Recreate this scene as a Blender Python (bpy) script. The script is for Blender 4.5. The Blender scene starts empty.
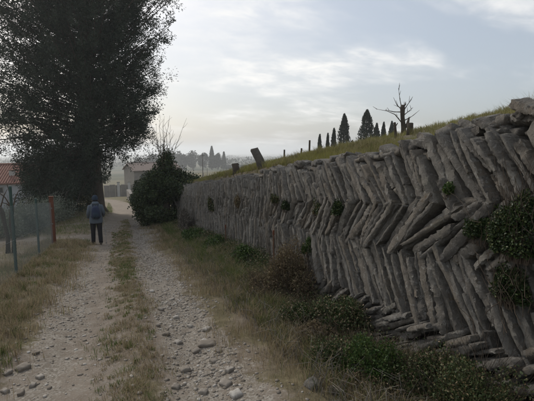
import bpy, math, random
import numpy as np
from mathutils import Matrix, Vector, noise as mnoise

R = math.radians
random.seed(7)
rng = np.random.default_rng(7)
scene = bpy.context.scene
C = scene.collection

# ------------------------------------------------------------------ camera
F_PX, HOR, VPX = 400.0, 150.0, 115.0          # focal length, horizon row, track vanishing column (photo pixels)
PITCH = math.atan((200.5 - HOR) / F_PX)
YAW = math.atan((267 - VPX) / F_PX)
EYE = np.array([0.0, 0.0, 1.6])
cam_d = bpy.data.cameras.new('camera'); cam = bpy.data.objects.new('camera', cam_d); C.objects.link(cam)
cam_d.sensor_width = 36.0; cam_d.lens = F_PX / 534 * 36.0
cam_d.clip_start = 0.05; cam_d.clip_end = 30000
cam.location = EYE
cam.rotation_euler = (math.pi / 2 - PITCH, 0, -YAW)
scene.camera = cam
FW = np.array([math.sin(YAW) * math.cos(PITCH), math.cos(YAW) * math.cos(PITCH), -math.sin(PITCH)])
RT = np.array([math.cos(YAW), -math.sin(YAW), 0]); UP = np.cross(RT, FW)
def ray(px, py): return FW + RT * (px - 267) / F_PX + UP * (200.5 - py) / F_PX
def at_y(px, py, Y):
    d = ray(px, py); return EYE + d * (Y / d[1])
def at_x(px, py, X):
    d = ray(px, py); return EYE + d * (X / d[0])

# ------------------------------------------------------------------ sky, sun, exposure
SUN_EL, SUN_AZ = R(38), R(-18)
world = bpy.data.worlds.new('World'); scene.world = world; world.use_nodes = True
wn = world.node_tree.nodes; wl = world.node_tree.links; wn.clear()
def wnode(t, **kw):
    n = wn.new(t)
    for k, v in kw.items(): setattr(n, k, v)
    return n
sky = wnode('ShaderNodeTexSky', sky_type='NISHITA', sun_disc=False)
sky.sun_elevation = SUN_EL; sky.sun_rotation = SUN_AZ
sky.air_density = 1.0; sky.dust_density = 4.0; sky.ozone_density = 1.6; sky.altitude = 150
tc = wnode('ShaderNodeTexCoord'); sep = wnode('ShaderNodeSeparateXYZ'); wl.new(tc.outputs['Generated'], sep.inputs[0])
def wmath(op, a, b=None, c=None, clamp=False):
    n = wnode('ShaderNodeMath', operation=op, use_clamp=clamp)
    for i, v in enumerate((a, b, c)):
        if v is None: continue
        if isinstance(v, (int, float)): n.inputs[i].default_value = v
        else: wl.new(v, n.inputs[i])
    return n.outputs[0]
zc = wmath('ADD', wmath('MAXIMUM', sep.outputs[2], 0.0), 0.17)
u = wmath('DIVIDE', sep.outputs[0], zc); v = wmath('DIVIDE', sep.outputs[1], zc)
comb = wnode('ShaderNodeCombineXYZ'); wl.new(u, comb.inputs[0]); wl.new(v, comb.inputs[1])
def wnoise(loc, rot, scl, scale, detail, rough, dist):
    mp = wnode('ShaderNodeMapping'); wl.new(comb.outputs[0], mp.inputs[0])
    mp.inputs['Location'].default_value = loc; mp.inputs['Rotation'].default_value = (0, 0, rot); mp.inputs['Scale'].default_value = scl
    n = wnode('ShaderNodeTexNoise'); wl.new(mp.outputs[0], n.inputs['Vector'])
    n.inputs['Scale'].default_value = scale; n.inputs['Detail'].default_value = detail
    n.inputs['Roughness'].default_value = rough; n.inputs['Distortion'].default_value = dist
    return n.outputs[0]
def wramp(x, a, b):
    n = wnode('ShaderNodeMapRange', interpolation_type='SMOOTHSTEP'); wl.new(x, n.inputs[0])
    n.inputs[1].default_value = a; n.inputs[2].default_value = b
    return n.outputs[0]
c_big = wramp(wnoise((2.3, 0.4, 0), R(25), (0.8, 1.25, 1), 0.85, 4, 0.55, 0.3), 0.44, 0.66)
c_fine = wramp(wnoise((0.6, 3.1, 0), R(-15), (0.8, 1.2, 1), 4.5, 10, 0.62, 0.35), 0.34, 0.70)
c_veil = wramp(wnoise((5.1, 1.7, 0), R(-10), (0.8, 1.0, 1), 0.35, 4, 0.55, 0.2), 0.30, 0.75)
cover = wmath('MULTIPLY', c_big, wmath('MULTIPLY_ADD', c_fine, 0.75, 0.25), clamp=True)
mixv = wnode('ShaderNodeMix', data_type='RGBA'); wl.new(wmath('MULTIPLY_ADD', c_veil, .2, .42), mixv.inputs[0])
wl.new(sky.outputs[0], mixv.inputs[6]); mixv.inputs[7].default_value = (4.5, 4.85, 5.15, 1)
mixc = wnode('ShaderNodeMix', data_type='RGBA'); wl.new(cover, mixc.inputs[0])
wl.new(mixv.outputs[2], mixc.inputs[6]); mixc.inputs[7].default_value = (7.9, 7.8, 7.6, 1)
bg = wnode('ShaderNodeBackground'); wl.new(mixc.outputs[2], bg.inputs[0]); bg.inputs[1].default_value = 0.081
wo = wnode('ShaderNodeOutputWorld'); wl.new(bg.outputs[0], wo.inputs[0])
sun_d = bpy.data.lights.new('sun', 'SUN'); sun = bpy.data.objects.new('sun', sun_d); C.objects.link(sun)
sun_d.energy = 1.4; sun_d.angle = R(18); sun_d.color = (1.0, 0.95, 0.87)
sun.rotation_euler = (-(math.pi / 2 - SUN_EL), 0, -SUN_AZ)
scene.view_settings.view_transform = 'Standard'; scene.view_settings.look = 'None'
scene.view_settings.exposure = 0.7; scene.view_settings.gamma = 1.0
scene.cycles.volume_bounces = 1
scene.cycles.max_bounces = 6

# ------------------------------------------------------------------ helpers
def sstep(a, b, x): 
    t = np.clip((np.asarray(x, float) - a) / (b - a), 0, 1); return t * t * (3 - 2 * t)
_lat = np.random.default_rng(99).random((256, 256))
def vn(x, y, s, seed=0):                       # smooth lattice noise in -1..1
    x = np.asarray(x, float) / s + seed * 17.31; y = np.asarray(y, float) / s + seed * 5.77
    xi = np.floor(x).astype(int); yi = np.floor(y).astype(int); fx = x - xi; fy = y - yi
    fx = fx * fx * (3 - 2 * fx); fy = fy * fy * (3 - 2 * fy)
    g = lambda a, b: _lat[a % 256, b % 256]
    return 2 * ((g(xi, yi) * (1 - fx) + g(xi + 1, yi) * fx) * (1 - fy) + (g(xi, yi + 1) * (1 - fx) + g(xi + 1, yi + 1) * fx) * fy) - 1

_ys = np.concatenate([np.arange(-400, 400, 0.5), np.arange(400, 9000, 20.0)])
_sl = np.interp(_ys, [-400, -40, -15, 38, 46, 78, 105, 300, 420, 3000, 9000], [.02, .03, .105, .105, .068, .068, .03, .03, .010, .006, .002])
_z = -np.concatenate([[0], np.cumsum((_sl[1:] + _sl[:-1]) / 2 * np.diff(_ys))]); _z -= np.interp(0, _ys, _z)
def road(y): return np.interp(y, _ys, _z)
_cy = [-50, 0, 12, 24, 33, 46, 58, 66, 74, 90]; _cx = [0.05, 0.05, 0.08, 0.45, 0.8, 0.75, 0.2, -1.5, -5.5, -14]
def cx(y): return np.interp(y, _cy, _cx)
WALL_END = 20.5
def H(x, y):
    x = np.asarray(x, float); y = np.asarray(y, float)
    r = road(y); q = x - cx(y)
    near = sstep(60, 30, y) * sstep(-60, -20, y)
    z = r + 0.0 * x
    z = z + near * (-0.035 * np.exp(-((q + 0.5) / 0.28) ** 2) - 0.05 * np.exp(-((q - 0.62) / 0.26) ** 2) + 0.02 * np.exp(-((q - 0.06) / 0.2) ** 2))
    z = z + (-.17 + .34 * sstep(4.2, 7.5, y)) * sstep(1.15, 2.7, x) * near * sstep(30, 18, y) + 0.10 * sstep(-0.95, -1.7, q) * near
    z = z + 0.9 * np.exp(-(((x + 3.1) / 2.6) ** 2 + ((y - 30) / 4.5) ** 2))
    z = z - 0.03 * np.clip(-x - 9, 0, 300) * sstep(300, 100, y)
    f = sstep(20.3, 46, y); e1 = 3.0 + 14 * f
    up = np.clip((x - 2.84) / (e1 - 2.84), 0, 1)
    up = up * up * (3 - 2 * up)
    bump = np.interp(y, [-10, 1.5, 2.2, 3, 4, 6, 9], [.72, .72, .58, .38, .20, .08, .02]) * (.55 * sstep(2.84, 3.05, x) + .45 * sstep(2.95, 4.0, x))
    hill = np.interp(x, [3, 12, 60, 200], [0, 1.75, 6.3, 8.5]) * sstep(240, 60, y)
    z = z + up * (1.86 - 0.9 * f) + bump + hill * up
    d = np.hypot(x, y)
    z = z + 0.012 * vn(x, y, 0.18, 1) * sstep(40, 12, d) + 0.03 * vn(x, y, 0.6, 2) * sstep(80, 30, d) + 0.10 * vn(x, y, 5, 3) * sstep(6, 18, d) \
          + 0.6 * vn(x, y, 60, 4) * sstep(90, 200, d) + 5 * vn(x, y, 600, 5) * sstep(900, 2500, d)
    return z
def Hs(x, y): return float(H(np.array([x]), np.array([y]))[0])

def np_mesh(name, V, T, mat=None, parent=None, smooth=False, quads=False):
    V = np.ascontiguousarray(V, np.float32); T = np.ascontiguousarray(T, np.int32); k = T.shape[1]
    me = bpy.data.meshes.new(name); me.vertices.add(len(V)); me.vertices.foreach_set('co', V.ravel())
    me.loops.add(T.size); me.loops.foreach_set('vertex_index', T.ravel())
    me.polygons.add(len(T)); me.polygons.foreach_set('loop_start', np.arange(0, T.size, k, dtype=np.int32))
    me.polygons.foreach_set('loop_total', np.full(len(T), k, np.int32))
    if smooth: me.polygons.foreach_set('use_smooth', np.ones(len(T), bool))
    me.update(calc_edges=True); me.validate()
    if mat: me.materials.append(mat)
    return link(name, me, parent)
def link(name, me, parent=None):
    o = bpy.data.objects.new(name, me); C.objects.link(o)
    if parent is not None: o.parent = parent
    return o
class MB:
    def __init__(s): s.v = []; s.f = []
    def add(s, v, f):
        n = len(s.v); s.v += [tuple(p) for p in v]; s.f += [tuple(i + n for i in q) for q in f]
    def box(s, lo, hi, M=None):
        v = [(x, y, z) for x in (lo[0], hi[0]) for y in (lo[1], hi[1]) for z in (lo[2], hi[2])]
        if M is not None: v = [tuple(M @ Vector(p)) for p in v]
        s.add(v, [(0, 1, 3, 2), (4, 6, 7, 5), (0, 4, 5, 1), (2, 3, 7, 6), (0, 2, 6, 4), (1, 5, 7, 3)])
    def tube(s, pts, rad, n=6, cap=True):
        pts = [Vector(p) for p in pts]; rad = [rad] * len(pts) if isinstance(rad, (int, float)) else rad
        vs = []; fs = []; ref = Vector((0.31, 0.77, 0.55))
        for i, p in enumerate(pts):
            t = (pts[min(i + 1, len(pts) - 1)] - pts[max(i - 1, 0)]).normalized()
            a = t.cross(ref); a = a.normalized() if a.length > 1e-4 else Vector((1, 0, 0)); b = t.cross(a)
            vs += [p + (a * math.cos(2 * math.pi * k / n) + b * math.sin(2 * math.pi * k / n)) * rad[i] for k in range(n)]
        for i in range(len(pts) - 1):
            for k in range(n):
                fs.append((i * n + k, i * n + (k + 1) % n, (i + 1) * n + (k + 1) % n, (i + 1) * n + k))
        if cap and n > 2: fs += [tuple(range(n))[::-1], tuple(range((len(pts) - 1) * n, len(pts) * n))]
        s.add(vs, fs)
    def loft(s, rings, n=14, cap=True):       # rings: (cx, cy, cz, rx, ry)
        vs = []; fs = []
        for (a, b, c, rx, ry) in rings:
            vs += [(a + rx * math.cos(2 * math.pi * k / n), b + ry * math.sin(2 * math.pi * k / n), c) for k in range(n)]
        for i in range(len(rings) - 1):
            for k in range(n): fs.append((i * n + k, i * n + (k + 1) % n, (i + 1) * n + (k + 1) % n, (i + 1) * n + k))
        if cap: fs += [tuple(range(n))[::-1], tuple(range((len(rings) - 1) * n, len(rings) * n))]
        s.add(vs, fs)
    def build(s, name, mat, parent=None, smooth=False):
        me = bpy.data.meshes.new(name); me.from_pydata(s.v, [], s.f); me.update()
        if smooth: me.polygons.foreach_set('use_smooth', np.ones(len(me.polygons), bool))
        me.materials.append(mat); return link(name, me, parent)
def tag(o, label, cat, group=None):
    o['label'] = label; o['category'] = cat
    if group: o['group'] = group
    return o
def thing(name, label, cat, loc, group=None, rz=0):
    o = bpy.data.objects.new(name, None); C.objects.link(o); o.location = [float(c) for c in loc]; o.rotation_euler.z = rz
    o.empty_display_size = 0.1
    return tag(o, label, cat, group)

# leaf clouds -------------------------------------------------------
def unit(a): return a / np.maximum(np.linalg.norm(a, axis=1, keepdims=True), 1e-6)
def leaves(P, D, L, W, rnd, fold=0.25):
    """P centres, D long axes; returns folded leaf quads as triangles"""
    n = len(P); L = np.broadcast_to(np.asarray(L, float), (n,))[:, None]; W = np.broadcast_to(np.asarray(W, float), (n,))[:, None]
    D = unit(D); B = unit(np.cross(D, rnd.normal(size=(n, 3)))); N = np.cross(D, B)
    V = np.stack([P - D * L / 2, P + B * W / 2 + N * W * fold, P + D * L / 2, P - B * W / 2 + N * W * fold], 1).reshape(-1, 3)
    i = np.arange(n)[:, None] * 4
    T = np.concatenate([i + np.array([[0, 2, 1]]), i + np.array([[0, 3, 2]])], 0)
    return V, T
def blades(x, y, h, w, lean, rnd, z=None, sink=0.02):
    n = len(x); z = H(x, y) if z is None else z
    a = rnd.uniform(0, 2 * np.pi, n); dx, dy = np.cos(a), np.sin(a); b = rnd.uniform(0, 2 * np.pi, n); wx, wy = np.cos(b) * w / 2, np.sin(b) * w / 2
    ln = lean * rnd.uniform(0.2, 1.4, n) * h
    P0 = np.stack([x, y, z - sink], 1); M_ = np.stack([x + dx * ln * .3, y + dy * ln * .3, z + h * .58], 1)
    T_ = np.stack([x + dx * ln, y + dy * ln, z + h * (1 - .25 * lean * rnd.uniform(0, 1.2, n))], 1)
    Wv = np.stack([wx, wy, 0 * wx], 1)
    V = np.stack([P0 - Wv, P0 + Wv, M_ + Wv * .8, M_ - Wv * .8, T_], 1).reshape(-1, 3)
    i = np.arange(n)[:, None] * 5
    T = np.concatenate([i + np.array([[0, 1, 2]]), i + np.array([[0, 2, 3]]), i + np.array([[3, 2, 4]])], 0)
    return V, T

# ------------------------------------------------------------------ materials
class NT:
    def __init__(s, name):
        s.m = bpy.data.materials.new(name); s.m.use_nodes = True; s.t = s.m.node_tree; s.n = s.t.nodes; s.l = s.t.links
        s.p = s.n['Principled BSDF']; s.p.inputs['Roughness'].default_value = 0.9; s.p.inputs['Specular IOR Level'].default_value = 0.25
    def node(s, t, **kw):
        n = s.n.new(t)
        for k, v in kw.items(): setattr(n, k, v)
        return n
    def set(s, sock, v):
        if isinstance(v, (int, float)): sock.default_value = v
        elif isinstance(v, tuple): sock.default_value = v if len(v) == 4 or sock.type != 'RGBA' else (*v, 1)
        else: s.l.new(v, sock)
    def math(s, op, a, b=0.0, clamp=False):
        n = s.node('ShaderNodeMath', operation=op, use_clamp=clamp); s.set(n.inputs[0], a); s.set(n.inputs[1], b); return n.outputs[0]
    def noise(s, vec, scale, detail=4, rough=.55, dist=0.0):
        n = s.node('ShaderNodeTexNoise'); 
        if vec is not None: s.l.new(vec, n.inputs['Vector'])
        n.inputs['Scale'].default_value = scale; n.inputs['Detail'].default_value = detail; n.inputs['Roughness'].default_value = rough; n.inputs['Distortion'].default_value = dist
        return n.outputs[0]
    def vor(s, vec, scale, feature='F1', out=0):
        n = s.node('ShaderNodeTexVoronoi', feature=feature); s.l.new(vec, n.inputs['Vector']); n.inputs['Scale'].default_value = scale; return n.outputs[out]
    def ramp(s, x, a, b):
        n = s.node('ShaderNodeMapRange', interpolation_type='SMOOTHSTEP'); s.l.new(x, n.inputs[0]); n.inputs[1].default_value = a; n.inputs[2].default_value = b; return n.outputs[0]
    def mix(s, f, a, b, mode='MIX'):
        n = s.node('ShaderNodeMix', data_type='RGBA', blend_type=mode); s.set(n.inputs[0], f); s.set(n.inputs[6], a); s.set(n.inputs[7], b); return n.outputs[2]
    def cols(s, x, stops):
        n = s.node('ShaderNodeValToRGB'); s.l.new(x, n.inputs[0]); e = n.color_ramp.elements
        while len(e) < len(stops): e.new(0.5)
        for k, (p, c) in enumerate(stops): e[k].position = p; e[k].color = (*c, 1)
        return n.outputs[0]
    def pos(s): return s.node('ShaderNodeNewGeometry').outputs['Position']
    def obj(s): return s.node('ShaderNodeTexCoord').outputs['Object']
    def rnd(s):
        a = s.node('ShaderNodeNewGeometry').outputs['Random Per Island']; b = s.node('ShaderNodeObjectInfo').outputs['Random']
        return s.math('FRACT', s.math('ADD', a, b))
    def base(s, c): s.set(s.p.inputs['Base Color'], c)
    def bump(s, h, strength=.5, dist=.02):
        n = s.node('ShaderNodeBump'); s.l.new(h, n.inputs['Height']); n.inputs['Strength'].default_value = strength; n.inputs['Distance'].default_value = dist
        s.l.new(n.outputs[0], s.p.inputs['Normal'])
def m_plain(name, c, rough=.85, var=.25, scale=6.0, spec=.25, bump=0.0):
    t = NT(name); n = t.noise(t.obj(), scale, 5, .6)
    t.base(t.mix(n, tuple(k * (1 - var) for k in c), tuple(min(1, k * (1 + var)) for k in c)))
    t.p.inputs['Roughness'].default_value = rough; t.p.inputs['Specular IOR Level'].default_value = spec
    if bump: t.bump(n, bump, .02)
    return t.m
def m_leaf(name, stops, trans=0.25, rough=.65, patch=None):
    t = NT(name); r = t.rnd(); c = t.cols(r, stops)
    if patch:
        n = t.ramp(t.noise(t.pos(), patch[0], 3, .5), .42, .6); c = t.mix(n, c, t.mix(.75, c, patch[1]))
    t.base(c); t.p.inputs['Roughness'].default_value = rough
    if trans:
        tr = t.node('ShaderNodeBsdfTranslucent'); t.set(tr.inputs[0], c); mx = t.node('ShaderNodeMixShader'); mx.inputs[0].default_value = trans
        out = t.n['Material Output']; t.l.new(t.p.outputs[0], mx.inputs[1]); t.l.new(tr.outputs[0], mx.inputs[2]); t.l.new(mx.outputs[0], out.inputs[0])
    return t.m

def m_stone():
    t = NT('limestone'); p = t.pos(); r = t.rnd()
    va = t.node('ShaderNodeVectorMath', operation='ADD'); t.l.new(p, va.inputs[0])
    cb = t.node('ShaderNodeCombineXYZ'); t.set(cb.inputs[0], t.math('MULTIPLY', r, 7.0)); t.set(cb.inputs[1], t.math('MULTIPLY', r, 3.0)); t.l.new(cb.outputs[0], va.inputs[1]); q = va.outputs[0]
    c = t.cols(r, [(0, (.235, .215, .188)), (.3, (.34, .316, .28)), (.6, (.41, .385, .345)), (.85, (.35, .30, .24)), (1, (.48, .45, .40))])
    n1 = t.noise(q, 9, 6, .65); c = t.mix(t.ramp(n1, .35, .7), t.mix(.4, c, (.11, .10, .088)), c)
    li = t.ramp(t.noise(q, 22, 8, .75, .8), .53, .66); c = t.mix(t.math('MULTIPLY', li, .85), c, (.56, .545, .51))
    och = t.math('MULTIPLY', t.ramp(t.noise(p, 2.6, 4, .6), .58, .70), t.ramp(t.noise(q, 34, 5, .7), .5, .66)); c = t.mix(t.math('MULTIPLY', och, .75), c, (.23, .135, .045))
    dk = t.ramp(t.noise(q, 15, 9, .78, 1.2), .50, .66); c = t.mix(t.math('MULTIPLY', dk, .5), c, (.085, .080, .070))
    mo = t.math('MULTIPLY', t.ramp(t.noise(p, 1.7, 3, .5), .56, .72), t.ramp(n1, .45, .6)); c = t.mix(t.math('MULTIPLY', mo, .35), c, (.09, .10, .045))
    t.base(c)
    h = t.math('ADD', t.math('MULTIPLY', t.noise(q, 16, 8, .7), 1.0), t.math('MULTIPLY', t.noise(q, 55, 8, .8, .5), .7))
    t.bump(h, 1.0, .075); t.p.inputs['Roughness'].default_value = .95
    return t.m
def m_ground():
    t = NT('earth'); p = t.pos(); a = t.node('ShaderNodeVertexColor', layer_name='zone'); sp = t.node('ShaderNodeSeparateColor'); t.l.new(a.outputs[0], sp.inputs[0])
    path, grav, terr = sp.outputs[0], sp.outputs[1], sp.outputs[2]
    n1 = t.noise(p, 1.1, 5, .6); n2 = t.noise(p, 7, 6, .65); n3 = t.noise(p, 55, 5, .7)
    soil = t.cols(n2, [(.3, (.115, .092, .068)), (.55, (.185, .152, .115)), (.75, (.25, .212, .165))])
    green = t.cols(n2, [(.3, (.10, .088, .052)), (.6, (.165, .14, .085)), (.8, (.22, .185, .12))])
    ver = t.mix(t.ramp(n1, .42, .6), soil, green)
    dirt = t.cols(t.math('ADD', t.math('MULTIPLY', n1, .5), t.math('MULTIPLY', n2, .5)), [(.3, (.150, .122, .094)), (.5, (.205, .172, .138)), (.7, (.26, .228, .188))])
    dirt = t.mix(t.math('MULTIPLY', t.ramp(n3, .52, .66), .5), dirt, (.38, .36, .33))
    gr = t.cols(t.vor(p, 62, 'F1', 1), [(0, (.14, .118, .092)), (.5, (.235, .208, .172)), (1, (.36, .335, .295))])
    edge = lambda m: t.ramp(t.math('ADD', m, t.math('MULTIPLY', t.math('SUBTRACT', n2, .5), 1.6)), .34, .66)
    c = t.mix(edge(path), ver, dirt)
    c = t.mix(t.math('MULTIPLY', edge(grav), t.ramp(n2, .3, .55)), c, gr)
    field = t.mix(t.ramp(t.noise(p, .11, 4, .6), .4, .62), (.150, .135, .062), (.095, .098, .050))
    far = t.mix(t.ramp(t.noise(p, .012, 4, .6), .42, .58), (.06, .07, .045), (.12, .11, .075))
    fd = t.mix(t.ramp(t.noise(p, 3.0, 5, .6), .35, .65), t.mix(.8, field, soil), field)
    yy = t.node('ShaderNodeSeparateXYZ'); t.l.new(p, yy.inputs[0])
    fd = t.mix(t.ramp(yy.outputs[1], 80, 220), fd, far)
    c = t.mix(terr, c, fd)
    t.base(c)
    h = t.math('ADD', t.math('MULTIPLY', n2, .6), t.math('MULTIPLY', n3, .5)); t.bump(h, .8, .03)
    t.p.inputs['Roughness'].default_value = 1.0; t.p.inputs['Specular IOR Level'].default_value = .1
    return t.m
M_STONE = m_stone(); M_EARTH = m_ground()
def m_pebble():
    t = NT('pebble'); r = t.rnd(); c = t.cols(r, [(0, (.15, .128, .102)), (.4, (.235, .208, .175)), (.8, (.32, .292, .255)), (1, (.45, .43, .395))])
    n = t.noise(t.pos(), 30, 5, .7); t.base(t.mix(t.ramp(n, .35, .65), t.mix(.4, c, (.12, .10, .08)), c)); t.bump(n, .5, .01); return t.m
M_PEB = m_pebble()
M_DRY = m_leaf('dry_grass', [(0, (.15, .115, .07)), (.4, (.28, .22, .135)), (.8, (.40, .33, .21)), (.9, (.14, .15, .06)), (1, (.20, .20, .085))], .3)
M_GRN = m_leaf('green_grass', [(0, (.05, .085, .02)), (.5, (.09, .135, .032)), (.8, (.15, .17, .05)), (1, (.26, .22, .10))], .3)
M_BANK = m_leaf('bank_grass', [(0, (.10, .11, .035)), (.35, (.18, .175, .06)), (.6, (.27, .23, .11)), (.85, (.36, .30, .17)), (1, (.15, .11, .06))], .35, patch=(1.3, (.26, .25, .06)))
M_CON = m_leaf('conifer_foliage', [(0, (.010, .019, .013)), (.5, (.020, .034, .022)), (.85, (.036, .054, .032)), (1, (.06, .066, .038))], .05, .8, patch=(.9, (.045, .062, .040)))
M_CYP = m_leaf('cypress_foliage', [(0, (.014, .024, .018)), (.6, (.026, .040, .026)), (1, (.045, .055, .032))], .08, .7)
M_IVY = m_leaf('ivy_leaf', [(0, (.014, .026, .009)), (.5, (.026, .046, .014)), (.85, (.05, .075, .022)), (1, (.10, .10, .04))], .12, .45)
M_WEED = m_leaf('weed_leaf', [(0, (.025, .055, .013)), (.5, (.045, .085, .020)), (1, (.095, .13, .035))], .25, .55)
M_BRAM = m_leaf('bramble_leaf', [(0, (.030, .048, .018)), (.5, (.060, .082, .030)), (.8, (.11, .11, .048)), (1, (.19, .13, .07))], .15, .55)
M_DLEAF = m_leaf('dry_leaf', [(0, (.09, .066, .040)), (.5, (.17, .128, .075)), (.8, (.25, .195, .12)), (1, (.11, .115, .05))], .2, .8)
M_OLIVE = m_leaf('olive_leaf', [(0, (.10, .12, .085)), (.5, (.18, .205, .15)), (1, (.30, .32, .25))], .15, .55)
M_WOOD = m_leaf('far_wood', [(0, (.020, .030, .018)), (.6, (.04, .05, .028)), (1, (.07, .07, .045))], 0, .9)
M_BARK = m_plain('bark', (.075, .062, .050), .95, .5, 9, .1, .9)
M_TWIG = m_plain('twig', (.085, .066, .050), .95, .35, 5, .1)
M_GTWIG = m_plain('grey_twig', (.16, .145, .125), .95, .3, 5, .1)

# ------------------------------------------------------------------ ground sheet
def geo(a, b, s0, g):
    out = [a]; s = s0
    while out[-1] < b: out.append(out[-1] + s); s *= g
    return out
xs = np.array(sorted(set([-k for k in geo(9, 9000, .4, 1.13)] + list(np.arange(-9, -3, .2)) + list(np.round(np.arange(-3, 2.8, .05), 3)) + [2.84, 2.9, 2.95, 3.0] + list(np.arange(3.1, 9, .15)) + geo(9, 9000, .3, 1.12))))
ysg = np.array(sorted(set([-k for k in geo(0, 3000, .4, 1.15)] + list(np.arange(.4, 20.4, .07)) + list(np.arange(20.4, 46, .25)) + geo(46, 9500, .4, 1.06))))
X, Y = np.meshgrid(xs, ysg); Z = H(X, Y)
nx, ny = len(xs), len(ysg)
idx = np.arange(nx * ny).reshape(ny, nx)
quads = np.stack([idx[:-1, :-1], idx[:-1, 1:], idx[1:, 1:], idx[1:, :-1]], -1).reshape(-1, 4)
q = X - cx(Y)
wide = 1.0 + .25 * sstep(12, 16, Y) * sstep(24, 19, Y) + .1 * sstep(30, 50, Y)
lane = sstep(wide + .32, wide - .28, np.abs(q + .16 * vn(X, Y, .9, 71) + .12 * vn(X, Y, .3, 72))) * sstep(92, 84, Y)
strip = .8 * np.exp(-((q - .06 - .05 * np.sin(Y * .8)) / .25) ** 2) * (1 - .55 * sstep(8, 30, Y)) * sstep(60, 52, Y)
side = np.exp(-((Y - 16.4 - .10 * X) / .55) ** 2) * sstep(-.6, -1.2, X) + np.exp(-((Y - 22.6 - .12 * X) / .4) ** 2) * sstep(-.9, -1.4, X) * sstep(-6, -4, X)
m_path = np.clip(lane * (1 - .8 * strip) + side, 0, 1)
m_grav = np.exp(-((q - .66) / .36) ** 2) * sstep(40, 20, Y) + .7 * np.exp(-((q + .75) / .35) ** 2) * sstep(16, 6, Y)
m_ter = np.maximum(sstep(2.9, 3.6, X) * sstep(-5, 0, Y), np.maximum(sstep(48, 70, np.abs(Y)), sstep(10, 25, -X)))
m_ter = m_ter * (1 - lane)
zone = np.stack([m_path, np.clip(m_grav, 0, 1), m_ter, np.ones_like(q)], -1).reshape(-1, 4).astype(np.float32)
is_track = (np.clip(lane + side, 0, 1).ravel()[quads].mean(1) > .5)
GV = np.stack([X, Y, Z], -1).reshape(-1, 3)
for nm, sel in (('ground', ~is_track), ('track', is_track)):      # the track is its own sheet, edge to edge with the ground
    used = np.unique(quads[sel]); remap = np.full(len(GV), -1); remap[used] = np.arange(len(used))
    g_o = np_mesh(nm, GV[used], remap[quads[sel]], M_EARTH, smooth=True); g_o['kind'] = 'structure'
    ca = g_o.data.color_attributes.new('zone', 'FLOAT_COLOR', 'POINT'); ca.data.foreach_set('color', zone[used].ravel())

# ------------------------------------------------------------------ herringbone stone wall
def stone_verts(seed, nx, ny, nz, rough=1.0):
    """unit slab -.5...5: length x, depth y, thickness z; split faces, broken ends, chipped arrises"""
    r = random.Random(seed); fs = []; P = []; key = {}
    kn = 5; top = [r.uniform(.84, 1.06) for _ in range(kn + 1)]; bot = [r.uniform(.84, 1.06) for _ in range(kn + 1)]; fr = [r.uniform(-.045, .03) for _ in range(kn + 1)]
    top[0] *= r.uniform(.45, 1); bot[0] *= r.uniform(.6, 1); top[-1] *= r.uniform(.6, 1); bot[-1] *= r.uniform(.45, 1)
    e = [r.uniform(-.22, .22) for _ in range(4)]; tilt = r.uniform(-.14, .14); bend = r.uniform(-.10, .10); off = Vector((seed * 3.7, seed * 1.3, seed * 2.1))
    pick = lambda arr, t: arr[min(kn - 1, int(t * kn))] * (1 - (t * kn - min(kn - 1, int(t * kn)))) + arr[min(kn, int(t * kn) + 1)] * (t * kn - min(kn - 1, int(t * kn)))
    def vert(i, j, k):
        if (i, j, k) in key: return key[(i, j, k)]
        t = i / nx; a, b, c = 2 * t - 1, 2 * j / ny - 1, 2 * k / nz - 1
        x, y, z = a / 2, b / 2, c / 2
        z *= pick(top, t) if c > 0 else pick(bot, t)
        z += bend * (.25 - x * x)
        y += (pick(fr, t) + tilt * z * .6) * (1 if b > 0 else -1) * abs(b)
        if abs(a) > .5: x += (e[0] if a > 0 else e[1]) * z * .22 + (e[2] if a > 0 else e[3]) * y * .18
        if abs(b) > .99 and abs(c) > .99: q = 1 - r.uniform(.0, .16); y *= q; z *= 1 - r.uniform(.0, .26)
        if abs(a) > .99 and (abs(c) > .99 or abs(b) > .99): x *= 1 - r.uniform(.0, .07); z *= 1 - r.uniform(0, .2)
        n = mnoise.noise_vector(Vector((a * 2.2, b * 1.1, c * .8)) + off) * .07 * rough + mnoise.noise_vector(Vector((a * 7, b * 3.2, c * 1.9)) + off) * .055 * rough + mnoise.noise_vector(Vector((a * 17, b * 6, c * 3.2)) + off) * .05 * rough
        key[(i, j, k)] = len(P); P.append((x + n.x * .3, y + n.y * .28, z + n.z * .8)); return key[(i, j, k)]
    for i in range(nx):
        for j in range(ny):
            fs.append((vert(i, j, 0), vert(i, j + 1, 0), vert(i + 1, j + 1, 0), vert(i + 1, j, 0))); fs.append((vert(i, j, nz), vert(i + 1, j, nz), vert(i + 1, j + 1, nz), vert(i, j + 1, nz)))
        for k in range(nz):
            fs.append((vert(i, 0, k), vert(i + 1, 0, k), vert(i + 1, 0, k + 1), vert(i, 0, k + 1))); fs.append((vert(i, ny, k), vert(i, ny, k + 1), vert(i + 1, ny, k + 1), vert(i + 1, ny, k)))
    for j in range(ny):
        for k in range(nz):
            fs.append((vert(0, j, k), vert(0, j, k + 1), vert(0, j + 1, k + 1), vert(0, j + 1, k))); fs.append((vert(nx, j, k), vert(nx, j + 1, k), vert(nx, j + 1, k + 1), vert(nx, j, k + 1)))
    return P, fs
HI = []
for k in range(26):
    P, fs = stone_verts(k + 1, 20, 4, 4); me = bpy.data.meshes.new('slab'); me.from_pydata(P, [], fs)
    me.polygons.foreach_set('use_smooth', np.ones(len(me.polygons), bool)); me.set_sharp_from_angle(angle=R(32)); me.materials.append(M_STONE); HI.append(me)
LO = [(np.array(p), np.array(f)) for p, f in (stone_verts(k + 1, 6, 2, 2) for k in range(18))]

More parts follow.
